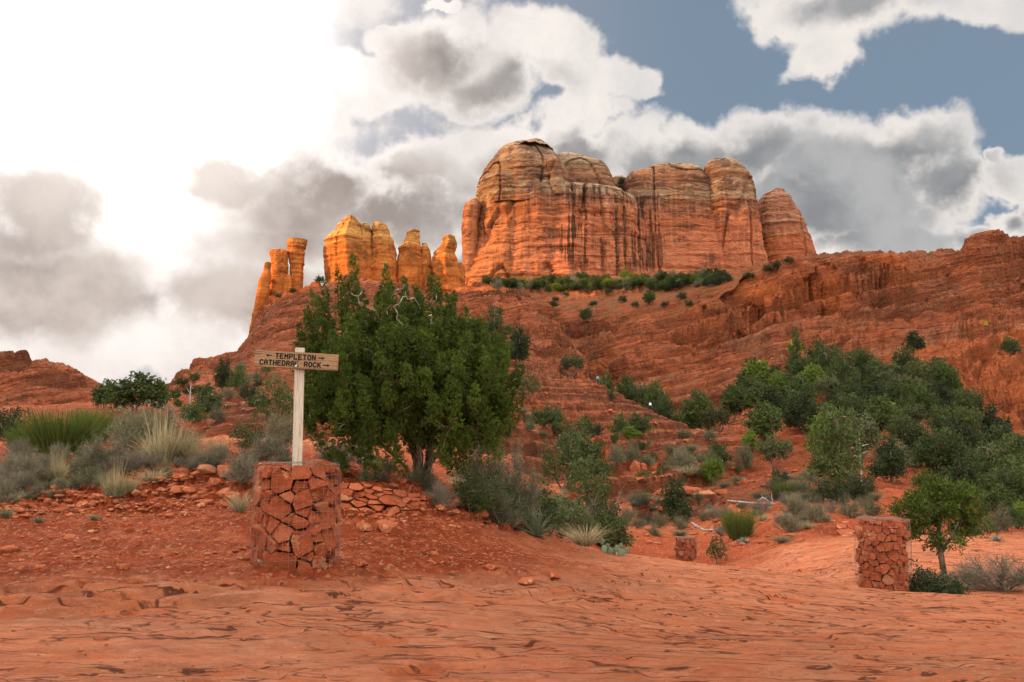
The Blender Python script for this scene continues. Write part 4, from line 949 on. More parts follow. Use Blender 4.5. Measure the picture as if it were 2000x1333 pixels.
# ------------------------------------------------------------------ the big juniper beside the trail sign
def hero_juniper():
    rng = np.random.RandomState(11)
    base = hit(815, 938); Y0 = base.y
    root = empty("juniper_tree", base); b0 = np.array(base)
    k = Y0/FPX
    def W(px, py, dy=0.0): return np.array(P(px, py, Y0+dy))-b0
    sk = Skel()
    sk.chain([W(812,950), W(795,915,.0), W(758,880,-.1), W(715,835,-.2), W(680,770,-.1), W(655,700,0)])
    sk.chain([W(818,950), W(812,900,.1), W(795,840,.25), W(770,760,.3), W(750,670,.3), W(745,600,.2)])
    sk.chain([W(828,950), W(842,905,-.05), W(872,858,-.1), W(905,800,-.1), W(940,740,0), W(955,680,.1)])
    sk.chain([W(824,950), W(836,900,.2), W(848,830,.3), W(862,745,.3), W(858,650,.2), W(845,585,.1)])
    sk.chain([W(820,950), W(822,890,-.2), W(800,830,-.45), W(775,780,-.65), W(760,720,-.6)])
    def E(px, py, dy, rx, ry, rz): return tuple(W(px, py, dy))+(rx*k, ry, rz*k)
    EL_ = [E(800,740,0,195,1.45,125), E(810,650,0,95,.9,75), E(665,690,.1,70,.8,95), E(655,790,-.1,80,.8,60), E(930,730,.1,80,.9,95), E(900,810,0,90,.8,60), E(770,840,-.5,80,.6,50), E(860,870,.4,70,.5,40), E(690,840,-.5,90,.6,45), E(920,850,-.4,80,.6,45), E(800,760,-.9,150,.5,110), E(900,760,-.8,80,.5,80), E(700,740,-.8,80,.5,90), E(640,800,-.3,60,.5,60), E(630,720,.0,50,.6,70), E(960,810,-.2,50,.5,60), E(965,750,.1,50,.6,60), E(730,885,-.6,80,.4,35), E(910,890,-.4,70,.4,35), E(800,890,-.9,80,.3,25)]
    tips = in_ell(rng, EL_, 760, .45)
    plumes = [(685,528),(668,560),(640,560),(612,580),(735,585),(757,535),(770,560),(793,552),(835,548),(818,575),(850,572),(872,590),(600,610),(592,655),(905,620),(640,610),(720,600),(885,600),(940,650),(965,670),(985,710),(1000,760),(998,790),(588,700),(598,760),(905,650),(925,640),(700,570),(780,590)]
    pl = np.array([W(a+rng.normal()*3, b+24, dy_) for a, b in plumes for dy_ in [rng.uniform(-.5, .6)]]+[W(a+rng.normal()*10, b+rng.uniform(50, 80), rng.uniform(-.6, .7)) for a, b in plumes])
    sk.grow(tips, rng, seg=.16, up=.3, jit=.03)
    sk.grow(pl, rng, seg=.16, up=.12, jit=.02)
    bare = in_ell(rng, [E(780,640,0,170,1.2,110), E(700,830,-.4,110,.6,50)], 70, .3)
    tv, tf = sk.mesh(.0060, .50, .15, 6)
    tr = mesh_np("trunk", tv, [tf], M_BARK, True, parent=root)
    sb = Skel(); sb.p = list(sk.p[:]); sb.par = list(sk.par[:]); n0 = len(sb.p); sb.grow(bare, rng, seg=.12, up=-.1, jit=.03)
    p = np.array(sb.p); par = np.array(sb.par); e = np.arange(n0, len(p))
    bv, bf = tubes(p[par[e]], p[e], np.full(len(e), .008), np.full(len(e), .005), 4)
    tr.data.materials.append(M_DEAD)
    bmx = bmesh.new(); bmx.from_mesh(tr.data); n_ = len(bmx.verts); vv_ = [bmx.verts.new(q) for q in bv]
    for q in bf: bmx.faces.new([vv_[i] for i in q]).material_index = 1
    bmx.to_mesh(tr.data); bmx.free()
    at = np.concatenate([tips, pl]); isp = np.concatenate([np.zeros(len(tips)), np.ones(len(pl))])
    # upright flame shaped tufts
    C, A, T = [], [], []
    ctr = W(800, 800)
    for q, ip in zip(at, isp):
        big_ = rng.uniform(.75, 1.3)
        n = int((52 if not ip else 80)*big_)
        hgt = (.20*big_ if not ip else .36*big_); rad0 = (.105*big_ if not ip else .075*big_)
        t = rng.uniform(0, 1, n)**.85
        rad = rad0*np.where(t < .3, .55+1.5*t, 1.0)*np.sqrt(np.maximum(0.02, 1-np.clip((t-.25)/.78, 0, 1)**1.6))
        a = rng.uniform(0, 2*pi, n); rr = rad*rng.rand(n)**.35
        o = nrm((q-ctr)[None])[0]; ax = nrm((np.array([0, 0, 1.0])+.30*o+rng.normal(size=3)*.12)[None])[0]
        c_ = q+ax[None]*((t-.45)*2*hgt)[:, None]+np.stack([rr*np.cos(a), rr*np.sin(a), 0*a], 1)
        C.append(c_); A.append(nrm(ax[None]*1.1+.75*nrm(np.stack([np.cos(a), np.sin(a), 0*a], 1))))
        T.append(np.clip(rng.rand()**1.5*.7+rng.rand(n)*.25+.15*t, 0, 1))
    C, A, T = np.concatenate(C), np.concatenate(A), np.concatenate(T)
    V, F = leaves(rng, C, A, 9, .050, .015, .55, .010)
    mesh_np("crown", V, [F], L_JUN, False, parent=root, attrs={'tint': np.repeat(T, 36)})
    tag(root, "large bushy green juniper with many upright tufts, just behind the sign", "tree")
hero_juniper()

# ------------------------------------------------------------------ hand placed plants
PL = [
 # behind and round the big juniper
 ('pine', 966, 725, 135, 75, "slender pale green pine rising just right of the big juniper's crown", None),
 ('juniper_b', 1016, 718, 80, 66, "dark layered tree on the rock ledge right of the slender pine", None),
 ('oak_shrub', 1145, 628, 26, 34, "round dark shrub alone on the gully ledge below the butte", None),
 ('olive_tree', 1116, 738, 46, 56, "small umbrella shaped tree at the top of the slickrock dome", None),
 ('oak', 1268, 598, 30, 34, "dark bush standing on the bench edge above the gully", None),
 ('juniper_b', 1790, 690, 44, 46, "dark leaning juniper on the pale ledge of the right ridge", None),
 ('oak_shrub', 1974, 692, 34, 42, "lone round bush on the red slope near the right picture edge", None),
 ('dark_shrub', 1192, 784, 24, 16, "tiny upright shrub on the bare slickrock dome", None),
 ('airy_shrub', 1030, 778, 50, 60, "spreading light green bush at the right edge of the big juniper", None),
 ('oak_shrub', 1062, 832, 38, 66, "low wide green bush in a crack of the slickrock", None),
 ('airy_shrub', 1092, 862, 46, 66, "yellow green bush below the slickrock crack", None),
 ('airy_shrub', 1142, 858, 50, 50, "upright green bush left of the pair of bushes on slickrock", None),
 ('oak_shrub', 1209, 856, 44, 38, "left one of the pair of dark bushes on the slickrock foot", None),
 ('oak_shrub', 1247, 853, 42, 60, "right and wider one of the pair of dark bushes on the slickrock foot", None),
 ('bright_oak', 1232, 872, 32, 38, "small bright bush just under the pair of dark bushes", None),
 ('sage_dark', 1334, 858, 24, 40, "low olive bush on the thin slickrock tip, left of two", None),
 ('sage_dark', 1385, 860, 24, 38, "low olive bush on the thin slickrock tip, right of two", None),
 ('sage', 1333, 922, 56, 62, "grey green bush with pale bare twigs above the wash", None),
 ('oak_shrub', 1400, 898, 36, 44, "dark bush on top of the rounded red ledge", None),
 ('bright_oak', 1391, 948, 58, 48, "compact yellow green juniper bush at the wash edge", None),
 ('sage_dark', 1452, 920, 46, 44, "olive bush below the red cut bank right of the wash", None),
 ('bright_oak', 1465, 888, 44, 40, "light green bush above the olive bush, at the trees' edge", None),
 ('olive_tree', 1512, 928, 80, 84, "small tree with two bent bare trunks left of the distant stone basket", None),
 ('sage', 1206, 915, 46, 40, "grey green bush under the red rock wall of the wash", None),
 ('sage_dark', 1236, 915, 44, 34, "thin bush beside two boulders under the red rock wall", None),
 ('juniper_b', 1318, 1022, 92, 70, "leaning dark juniper with a bare stump in the wash", None),
 ('broom', 1442, 1052, 66, 66, "feathery green bush on the wash bank above an agave", None),
 ('airy_shrub', 1396, 1102, 54, 46, "small leggy bush just behind the slab edge, right of the low stone basket", None),
 ('sage', 1556, 1010, 50, 64, "grey bush at the head of the sage patch on the wash bank", None),
 ('sage', 1534, 1040, 44, 58, "dark grey bush at the foot of the sage patch on the wash bank", None),
 ('sage', 1596, 1022, 46, 54, "grey bush at the trail side of the sage patch", None),
 ('broom', 1537, 978, 36, 50, "bright green tufty bush above the sage patch", None),
 ('sage_dark', 1570, 975, 34, 40, "dark small bush beside the bright green tufty bush", None),
 ('sage', 1662, 1012, 38, 62, "grey bush on the trail edge below the tall dead stalk", None),
 ('sage_dark', 1702, 1008, 34, 50, "low grey brown bush left behind the nearer right stone basket", None),
 ('pine', 1640, 972, 190, 110, "tall thin crowned pine with visible trunk beside the distant stone basket", None),
 ('dark_shrub', 1622, 985, 50, 60, "dark low bush at the foot of the tall thin crowned pine", None),
 ('dark_shrub', 1680, 978, 60, 66, "dark low bush right of the tall pine's foot behind the dead stalk", None),
 ('bright_oak', 1990, 1035, 56, 52, "yellow green bush at the right edge below the dark thicket", None),
 ('sage_dark', 1940, 1040, 60, 70, "grey green bush behind the agave at the right", None),
 ('airy_shrub', 1912, 1052, 40, 50, "low bright bush around the pale agave at the right", None),
 # bank below the big juniper
 ('sage', 905, 950, 66, 80, "pale grey bush at the right foot of the big juniper", None),
 ('tall_twiggy', 945, 985, 130, 120, "tall thin twigged olive bush on the bank right of the juniper trunk", None),
 ('tall_twiggy', 1005, 1022, 150, 130, "second tall twigged bush on the bank, behind the dry yucca", None),
 ('sage', 1092, 1048, 100, 100, "rounded grey sage bush right of the dry yucca", None),
 ('airy_shrub', 1100, 970, 120, 110, "loose bright green bush rising behind the rounded sage bush", None),
 ('airy_shrub', 1148, 1030, 140, 120, "tallest bright green bush on the bank, above the sage", None),
 ('dark_shrub', 1178, 1064, 96, 74, "dark green bush at the low end of the bank by the cactus", None),
 ('oak_shrub', 1140, 940, 100, 110, "broad green bush above the bank in front of the slickrock", None),
 ('bare_shrub', 860, 990, 54, 66, "tangle of pale curly roots and twigs at the juniper's foot", None),
 # round the stone basket
 ('twiggy', 470, 950, 76, 90, "brown grey twiggy bush touching the left side of the front stone basket", None),
 ('twiggy', 520, 905, 60, 90, "pale twiggy bush behind the post's left side", None),
 ('twiggy', 650, 905, 56, 90, "brown twiggy bush right behind the foot of the post", None),
 ('sage', 545, 880, 84, 90, "silvery sage bush left of the wooden post", None),
 ('airy_shrub', 480, 890, 66, 90, "blue green leggy bush left of the silvery sage", None),
 ('airy_shrub', 538, 850, 110, 100, "green bush rising behind the silvery sage and post", None),
 ('sage_dark', 690, 900, 50, 70, "olive bush in the shade left of the big agave", None),
 # left side of the picture
 ('broom', 118, 890, 100, 150, "bright green broom bush with upright stems, nearest at left", None),
 ('broom', 180, 868, 84, 90, "tall yellow green broom bush behind the nearest broom", None),
 ('broom', 48, 885, 62, 70, "small broom bush at the outer left of the brooms", None),
 ('twiggy', 205, 925, 84, 130, "round brown twiggy bush in front of the broom bushes", None),
 ('sage', 262, 885, 96, 110, "grey sage bush above the round twiggy bush", None),
 ('sage', 318, 880, 100, 110, "wide grey sage bush behind the tall pale grass", None),
 ('sage_dark', 240, 858, 66, 90, "olive bush between the sage and the dark oak thicket", None),
 ('broom', 258, 872, 60, 60, "small green broom sprouting amid the grey sage", None),
 ('sage', 362, 898, 66, 60, "grey bush at the end of the sage row by the trail steps", None),
 ('oak', 262, 806, 84, 130, "broad dark oak thicket on the skyline at left", None),
 ('oak', 205, 800, 62, 60, "smaller dark oak at the left end of the skyline thicket", None),
 ('oak', 308, 800, 62, 56, "smaller dark oak at the right end of the skyline thicket", None),
 ('dark_shrub', 18, 862, 76, 70, "dark bush at the left picture edge under the far red hill", None),
 ('juniper_b', 434, 770, 66, 46, "dark juniper on the left rock ramp", None),
 ('oak_shrub', 462, 762, 46, 44, "olive green bush right of the dark juniper on the ramp", None),
 ('oak_shrub', 410, 806, 40, 70, "low bright shrub at the foot of the dark juniper on the ramp", None),
 ('oak_shrub', 378, 826, 40, 60, "low shrub on the ramp edge beside the grey snag", None),
 ('sage', 446, 782, 26, 40, "small grey shrub on the ramp in front of the dark juniper", None),
 ('airy_shrub', 520, 740, 40, 50, "small green bush behind the left end of the sign board", None),
 ('twiggy', 52, 945, 66, 80, "dim olive twiggy bush at left under the brooms", None),
 ('twiggy', 92, 935, 56, 70, "grey twiggy bush between the brooms and the mound", None),
 ('sage', 8, 985, 60, 60, "pale sage at the left picture edge on the mound", None),
 ('sage', 20, 945, 60, 60, "pale sage above the edge sage at far left", None),
]
for (key, px, py, h, wd, lab, grp) in PL: plant_px(key, px, py, h, wd, lab, grp)
GR = [
 ('grass', 345, 905, 80, 70, "tall pale grass clump at the bushes' edge left of the trail"), ('grass_stalks', 318, 905, 110, 90, "tallest pale stalks standing up in front of the grey sage"), ('grass', 373, 902, 64, 50, "golden grass clump nearest the trail steps on the left"),
 ('grass', 424, 893, 44, 46, "blond grass clump on the right side of the trail"), ('grass_stalks', 110, 945, 70, 40, "thin pale grass under the broom bush"), ('grass_stalks', 225, 970, 76, 50, "dry spindly grass on the rubble under the round twiggy bush"),
 ('grass', 252, 962, 46, 36, "short dry grass right of the spindly grass"), ('grey_grass', 108, 972, 26, 40, "grey mop of grass on the mound, upper"), ('grey_grass', 55, 975, 24, 34, "grey mop of grass on the mound at left"), ('grey_grass', 10, 1012, 30, 30, "grey mop of grass at the left edge"),
 ('grey_grass', 75, 1022, 18, 22, "little grass tuft lowest on the bare mound"), ('grey_grass', 182, 1016, 16, 26, "little brown grass tuft on the mound right of the lowest tuft"), ('grass', 468, 1000, 52, 46, "straw coloured grass left of the front stone basket"),
 ('grass', 1162, 1062, 46, 40, "blond grass between sage and cactus on the bank"), ('grey_grass', 1030, 1040, 22, 40, "greenish grass patch under the dry yucca"), ('grey_grass', 1250, 1012, 36, 60, "pale grass at the left of the wash agaves"),
 ('grey_grass', 1222, 1026, 34, 50, "pale grass mound by the bank's low end"), ('grass', 1345, 948, 26, 50, "pale grass left of the compact yellow green bush"), ('grey_grass', 1365, 944, 28, 44, "grey grass beside the compact yellow green bush"),
 ('grass', 1562, 1010, 26, 22, "blond tuft inside the sage patch"), ('grey_grass', 1328, 1048, 20, 30, "grey tuft over the low stone basket"), ('grass', 1318, 1016, 20, 30, "straw at the foot of the leaning juniper"),
 ('grey_grass', 1480, 1010, 22, 36, "brown tuft above the wash bank rubble"), ('grey_grass', 1520, 1062, 22, 40, "tan tuft at the lower end of the sage patch"), ('grass', 700, 850, 30, 40, "dry grass in the juniper's shade"),
]
for (key, px, py, h, wd, lab) in GR: plant_px(key, px, py, h, wd, lab)
AG = [
 ('agave', 722, 910, 52, 84, "big grey agave in the juniper's shade"), ('yucca', 712, 938, 46, 52, "pale spiky yucca on the stone wall right of the post"), ('dry_yucca', 1048, 1048, 92, 110, "large yucca with drooping straw leaves on the bank"),
 ('agave', 285, 895, 24, 44, "blue green agave leaves amid the round twiggy bush"), ('agave', 305, 905, 20, 30, "small turquoise agave below the tall stalks"), ('agave', 1272, 1010, 32, 44, "pale turquoise agave in the wash grass, larger"), ('agave', 1250, 1018, 22, 36, "turquoise agave left of the larger wash agave"),
 ('yucca', 1277, 1048, 44, 52, "grey spiky yucca on the wash bank over the low basket"), ('agave', 1448, 1062, 30, 44, "grey agave at the foot of the feathery bush"), ('agave', 1453, 944, 24, 28, "small turquoise agave right of the compact bush"),
 ('agave', 1500, 980, 24, 26, "small turquoise agave above the fallen pale branch"), ('agave', 1543, 936, 22, 26, "small agave under the two trunked tree"), ('agave', 1896, 1046, 44, 46, "pale blue agave on the right bank"), ('agave', 1930, 1058, 26, 36, "little agave right of the pale blue agave"),
 ('yucca', 1683, 975, 22, 40, "dry dark rosette at the base of the tall dead stalk"),
]
for (key, px, py, h, wd, lab) in AG: plant_px(key, px, py, h, wd, lab, sink=.08)

# trees in the hollow behind the slickrock dome
for (key, px, Y, ytop, wd, lab) in [
 ('oak', 1185, 238, 722, 44, "dark tree at the left end of the hollow behind the dome"), ('oak', 1222, 240, 728, 52, "wide dark tree in the hollow behind the hikers"), ('olive_tree', 1252, 236, 742, 60, "olive tree right of centre in the hollow behind the dome"),
 ('oak', 1285, 232, 738, 56, "tall dark oak above the pale hiker"), ('dark_shrub', 1298, 228, 775, 50, "dark bush just right of the pale hiker"), ('oak', 1360, 218, 756, 76, "big round oak at the right end of the hollow"),
 ('olive_tree', 1400, 212, 790, 56, "olive tree beside the big round oak"), ('oak_shrub', 1330, 224, 800, 46, "low bush between the hollow's oaks")]:
    p = at_depth(px, Y); top = P(px, ytop, p.y)[2]; h = max(2.0, top-p.z)
    plant(key, p, h, wd*p.y/FPX/1.0, lab)

# ------------------------------------------------------------------ trees crowding the right hillside, bench trees under the butte
def inpoly(px, py, poly):
    c_ = False; n = len(poly)
    for i in range(n):
        x1, y1 = poly[i]; x2, y2 = poly[i-1]
        if (y1 > py) != (y2 > py) and px < (x2-x1)*(py-y1)/(y2-y1)+x1: c_ = not c_
    return c_
def scatter(poly, n, dx, dy, seed, grow=0.0, y0=0):
    rg = random.Random(seed); pts = []
    xs = [q[0] for q in poly]; ys = [q[1] for q in poly]; tries = 0
    while len(pts) < n and tries < 30000:
        tries += 1
        a = rg.uniform(min(xs), max(xs)); b = rg.uniform(min(ys), max(ys))
        if not inpoly(a, b, poly): continue
        g = 1+grow*(b-y0)
        if all(((a-q[0])/(dx*g))**2+((b-q[1])/(dy*g))**2 > 1 for q in pts): pts.append((a, b))
    return sorted(pts, key=lambda q: q[1])
HLAB = {'juniper_a': "mid green juniper in the thicket on the right hillside", 'juniper_b': "dark juniper in the thicket on the right hillside", 'oak': "rounded leafy oak in the thicket on the right hillside",
 'bright_oak': "bright yellow green bush in the thicket on the right hillside", 'olive_tree': "grey olive small tree in the thicket on the right hillside", 'pine': "pointed pine in the thicket on the right hillside", 'sage': "pale sage bush in the thicket on the right hillside"}
HOLES = [((1520,838),26,16),((1600,800),20,12),((1480,815),30,10),((1720,870),18,14),((1830,880),30,14),((1900,930),30,20),((1650,905),14,12),((1780,925),26,12),((1560,880),24,10),((1860,840),16,10)]
HILL = [(1425,790),(1470,770),(1545,742),(1640,748),(1745,752),(1850,756),(1872,800),(1905,850),(1960,880),(2070,905),(2070,1010),(1960,1010),(1880,985),(1800,965),(1745,948),(1690,925),(1620,905),(1560,885),(1490,868),(1440,842)]
hr = random.Random(3)
for (a, b) in scatter(HILL, 165, 27, 13, 8, .0045, 740):
    if any(((a-q[0])/rx)**2+((b-q[1]-14)/(ry+8))**2 < 1 for q, rx, ry in HOLES): continue
    u = hr.random()
    key = 'juniper_a' if u < .22 else 'juniper_b' if u < .42 else 'oak' if u < .68 else 'bright_oak' if u < .77 else 'olive_tree' if u < .90 else 'sage' if u < .96 else 'pine'
    s = 1+.0042*(b-740)
    wd = hr.uniform(44, 68)*s; h = wd*hr.uniform(.8, 1.05)*(1.7 if key == 'pine' else 1)*(.6 if key == 'sage' else 1)
    plant_px(key, a, b, h, wd, HLAB[key], "trees and bushes crowding the right hillside", sink=.06)
for (px, py, h, wd, lab) in [(1560,745,110,34,"tallest pointed conifer at the upper edge of the hillside thicket"),(1470,770,70,50,"dark cone shaped tree at the left upper corner of the hillside thicket"),(1600,735,60,50,"dark conifer right of the tallest pointed conifer")]:
    plant_px('pine' if h > 100 else 'juniper_b', px, py, h, wd, lab)
RTHICK = [(1890,930),(1960,925),(2060,925),(2060,1045),(1960,1040),(1900,1010)]
for (a, b) in scatter(RTHICK, 22, 24, 13, 4):
    plant_px(hr.choice(['dark_shrub', 'juniper_b', 'oak']), a, b, hr.uniform(50, 80), hr.uniform(56, 84), "dark bush in the shadowy thicket at the right edge", "dark bushes at the right edge")
BENCH = [(945,560),(1010,560),(1100,556),(1200,556),(1300,556),(1400,546),(1425,552),(1380,562),(1290,574),(1200,572),(1080,574),(960,568)]
for (a, b) in scatter(BENCH, 120, 8.5, 4.2, 12):
    key = hr.choice(['juniper_b', 'juniper_a', 'oak', 'bright_oak', 'juniper_a', 'sage'])
    p = hit(a, b); h = hr.uniform(14, 26)
    plant_px(key, a, b, h, h*hr.uniform(1.0, 1.5), "green tree or bush in the belt along the foot of the big butte", "trees along the foot of the butte")
SKY = [(1420,552,20,26,"small bush where the butte's foot meets the ridge crest"),(1395,560,26,34,"tree at the right end of the belt under the butte"),(1512,528,18,28,"dark shrub at the foot of the red spire"),(1500,532,16,22,"small shrub left of the red spire's foot shrub"),
 (1535,515,14,24,"green shrub on the ridge crest right of the red spire"),(1465,546,14,30,"low shrub on the crest under the butte's right end"),(572,572,12,18,"little shrub beside the orange pillars' base"),(545,585,10,14,"tiny shrub under the orange pillars"),(625,552,16,22,"tiny shrub on the saddle left of the blocky spire"),
 (1215,362,20,20,"tiny shrub in the notch on top of the butte")]
for (px, py, h, wd, lab) in SKY[:-1]: plant_px('dark_shrub', px, py, h, wd, lab)
plant('dark_shrub', P(1216, 362, 655), 6.5, 6.0, SKY[-1][4])
SLOPE = [(1215,590,14),(1240,600,12),(1160,598,12),(1190,583,12),(1080,600,14),(1085,588,10),(1330,585,16),(1345,600,14),(1300,605,12),(1105,580,10),(1420,470,0)]
for (px, py, h) in SLOPE:
    if h: plant_px('dark_shrub', px, py, h, h*1.5, "low shrub scattered on the slope under the butte's tree belt", "low shrubs under the tree belt")
for (px, py, h, lab) in [(1552,712,28,"yellow flowering bush at the thicket's upper left edge"),(1924,640,10,"small yellow bloom on the pale ledge of the ridge")]:
    e = plant_px('oak_shrub', px, py, h, h*1.1, lab)
    for ch in e.children:
        if ch.name.startswith('leaves'):
            ch.data = ch.data.copy(); ch.data.materials.clear(); ch.data.materials.append(L_YELLOW)

# small scrub: slickrock cracks, wash banks, left mound
def scrub(poly, n, dx, dy, seed, keys, hs, lab, grp):
    rg = random.Random(seed)
    for (a, b) in scatter(poly, n, dx, dy, seed):
        key = rg.choice(keys); h = rg.uniform(*hs)*(.75 if 'grass' in key or key == 'agave' else 1); plant_px(key, a, b, h, h*rg.uniform(1.1, 1.7), lab[NAMES[key][1]], grp)
LB = lambda where: {'bush': "small bush "+where, 'grass tuft': "small dry grass tuft "+where, 'agave': "small agave "+where, 'tree': "small dark tree "+where}
scrub([(1010,790),(1100,820),(1200,850),(1280,880),(1430,885),(1470,930),(1330,960),(1200,930),(1080,890),(1010,850)], 34, 24, 10, 41, ['sage_dark', 'oak_shrub', 'dark_shrub', 'grey_grass', 'sage', 'airy_shrub'], (16, 36), LB("among ledges at the foot of the slickrock dome"), "scrub among ledges at the dome's foot")
scrub([(1215,1000),(1330,985),(1440,1000),(1560,980),(1640,990),(1600,1040),(1440,1050),(1290,1045),(1220,1035)], 44, 20, 8, 42, ['sage', 'sage_dark', 'grey_grass', 'grass', 'agave', 'bare_shrub'], (18, 36), LB("on the rubbly bank of the wash"), "scrub on the wash bank")
scrub([(1400,950),(1560,930),(1640,950),(1720,975),(1720,1000),(1600,985),(1450,975)], 22, 22, 8, 47, ['sage', 'sage_dark', 'grey_grass', 'dark_shrub'], (20, 38), LB("beside the trail above the wash"), "scrub beside the trail above the wash")
scrub([(0,905),(440,893),(430,930),(250,960),(0,985)], 46, 22, 9, 43, ['twiggy', 'grey_grass', 'grass', 'sage_dark', 'bare_shrub', 'sage'], (22, 50), LB("along the top of the left mound"), "scrub along the left mound")
scrub([(450,905),(640,905),(760,915),(900,950),(870,970),(640,925),(500,940)], 16, 26, 9, 44, ['twiggy', 'bare_shrub', 'grass', 'sage_dark'], (28, 50), LB("in the juniper's litter behind the signpost basket"), "scrub behind the signpost basket")
scrub([(340,760),(480,720),(560,760),(500,830),(400,840),(340,810)], 16, 26, 10, 45, ['oak_shrub', 'sage_dark', 'dark_shrub'], (16, 34), LB("on the left rock ramp"), "scrub on the left rock ramp")
scrub([(900,1010),(1000,1030),(1120,1060),(1200,1080),(1190,1060),(1060,1020),(940,990)], 26, 22, 8, 46, ['sage_dark', 'oak_shrub', 'airy_shrub', 'grass', 'airy_shrub', 'tall_twiggy'], (40, 84), LB("packed along the bank below the juniper"), "scrub packed along the bank below the juniper")

# front right tree beside the second basket, and the bush at its foot
tree_proto('front_pine', 61, [(-.22,0,.70,.30,.28,.16),(.12,0,.78,.30,.28,.16),(-.02,0,.9,.2,.2,.1),(.34,0,.62,.18,.2,.10),(-.36,0,.52,.16,.16,.10),(-.12,-.1,.42,.18,.16,.08),(.3,.1,.5,.2,.2,.08)], 150,
  [[(0,0,0),(-.02,0,.15),(-.05,0,.3),(-.06,.0,.45),(-.02,0,.62),(.04,0,.85)],[(-.05,0,.3),(.1,0,.42),(.22,0,.58)]], L_JUN, nspray=18, m=6, l=.045, w=.012, sig=(.04,.04,.03), upw=.4, rt=.0042, rmax=.05, bare=40, seg=.08)
NAMES['front_pine'] = ('juniper_tree', 'tree')
p = at_depth(1840, 21.5)
top = P(1840, 930, p.y)[2]
plant('front_pine', p, top-p.z, 2.15, "small open tree with crooked bare lower branches beside the right stone basket", rz=.4, sink=.0)
p = at_depth(1800, 18.0); plant('dark_shrub', p, P(1800, 1098, p.y)[2]-p.z, .95, "dense dark green bush hugging the right stone basket")
p = at_depth(1845, 18.4); plant('dark_shrub', p, P(1845, 1112, p.y)[2]-p.z, .8, "lower half of the dense dark bush row, beside the crooked tree's trunk")
p = at_depth(1950, 20.5); plant('bare_shrub', p, .75, 1.7, "bare grey twig bush behind the slab edge at the right")
p = at_depth(1890, 20.5); plant('bare_shrub', p, .5, 1.1, "bare twigs at the foot of the crooked tree")

# dead wood
def branch_thing(name, chains, r0, label, cat_, twigs=0, seed=1, mat=None):
    rng = np.random.RandomState(seed); base = Vector(chains[0][0])
    vs = []
    for ch, rr in zip(chains, r0):
        ch = np.array([np.array(c_) for c_ in ch])-np.array(base)
        n = len(ch); r = np.linspace(rr, rr*.35, n)
        vs.append(tubes(ch[:-1], ch[1:], r[:-1], r[1:], 6))
        for _ in range(twigs):
            i = rng.randint(0, n-1); q = ch[i]+(ch[i+1]-ch[i])*rng.rand(); L = np.linalg.norm(ch[-1]-ch[0])*.3
            d = nrm(rng.normal(size=3)+np.array([0, 0, .4])); e = q+d*L*rng.uniform(.4, 1)
            mid = (q+e)/2+rng.normal(size=3)*L*.08
            vs.append(tubes(np.array([q, mid]), np.array([mid, e]), np.array([rr*.3, rr*.2]), np.array([rr*.2, rr*.08]), 4))
    V, F = cat(vs)
    o = mesh_np(name, V, [F], mat or M_DEAD, True); o.location = base
    return tag(o, label, cat_)
def PP(px, py, base, dy=0): return P(px, py, base.y+dy)
b = hit(1683, 970); o = branch_thing("dead_stalk", [[b, PP(1682,930,b), PP(1680,895,b), PP(1678,856,b)]]+[[PP(1680-i%2*1,866+i*7,b), PP(1680+(12 if i % 2 else -12),862+i*7,b), PP(1680+(17 if i % 2 else -17),861+i*7,b)] for i in range(5)], [.075]+[.04]*5, "tall dead agave stalk with short side arms, pale and leafless", "dead stalk")
b = hit(372, 812); branch_thing("dead_snag", [[b, PP(371,780,b), PP(373,748,b)]], [.13], "thin grey dead snag on the left rock ramp", "dead tree", 9, 3)
b = hit(1510, 992); branch_thing("fallen_branch", [[b+Vector((0,0,.15)), PP(1478,984,b), PP(1420,978,b)], [b+Vector((0,0,.1)), PP(1490,972,b,-.3), PP(1478,980,b,-.5)], [b, PP(1485,995,b), PP(1478,1000,b)]], [.1,.07,.06], "pale fallen branch with splintered root lying on the wash bank", "dead wood", 4, 5)
b = hit(1336, 1022); branch_thing("dead_stump", [[b, PP(1338,1004,b), PP(1345,990,b)], [b, PP(1356,996,b), PP(1372,988,b)], [b, PP(1326,1002,b), PP(1322,990,b)]], [.22,.12,.12], "dark broken stump with twisted bare branches in the wash", "stump", 8, 7, M_BARK)
b = hit(1395, 1040); branch_thing("fallen_branch", [[PP(1350,1022,b,.3), PP(1375,1036,b), b+Vector((0,0,.1)), PP(1420,1032,b), PP(1430,1020,b)]], [.07], "long bent dead branch lying under the stump", "dead wood", 5, 9)
b = hit(1190, 1015); branch_thing("dead_branch", [[b, PP(1205,985,b), PP(1212,960,b), PP(1222,945,b)]], [.05], "dark bare branch jutting from the bank bushes", "dead wood", 6, 11, M_BARK)
b = hit(176, 850); branch_thing("dead_snag", [[b, PP(176,838,b), PP(178,826,b), PP(186,818,b), PP(188,808,b)], [PP(178,826,b), PP(168,822,b)]], [.035,.02], "curled white dead stem in front of the brooms", "dead wood", 2, 13)

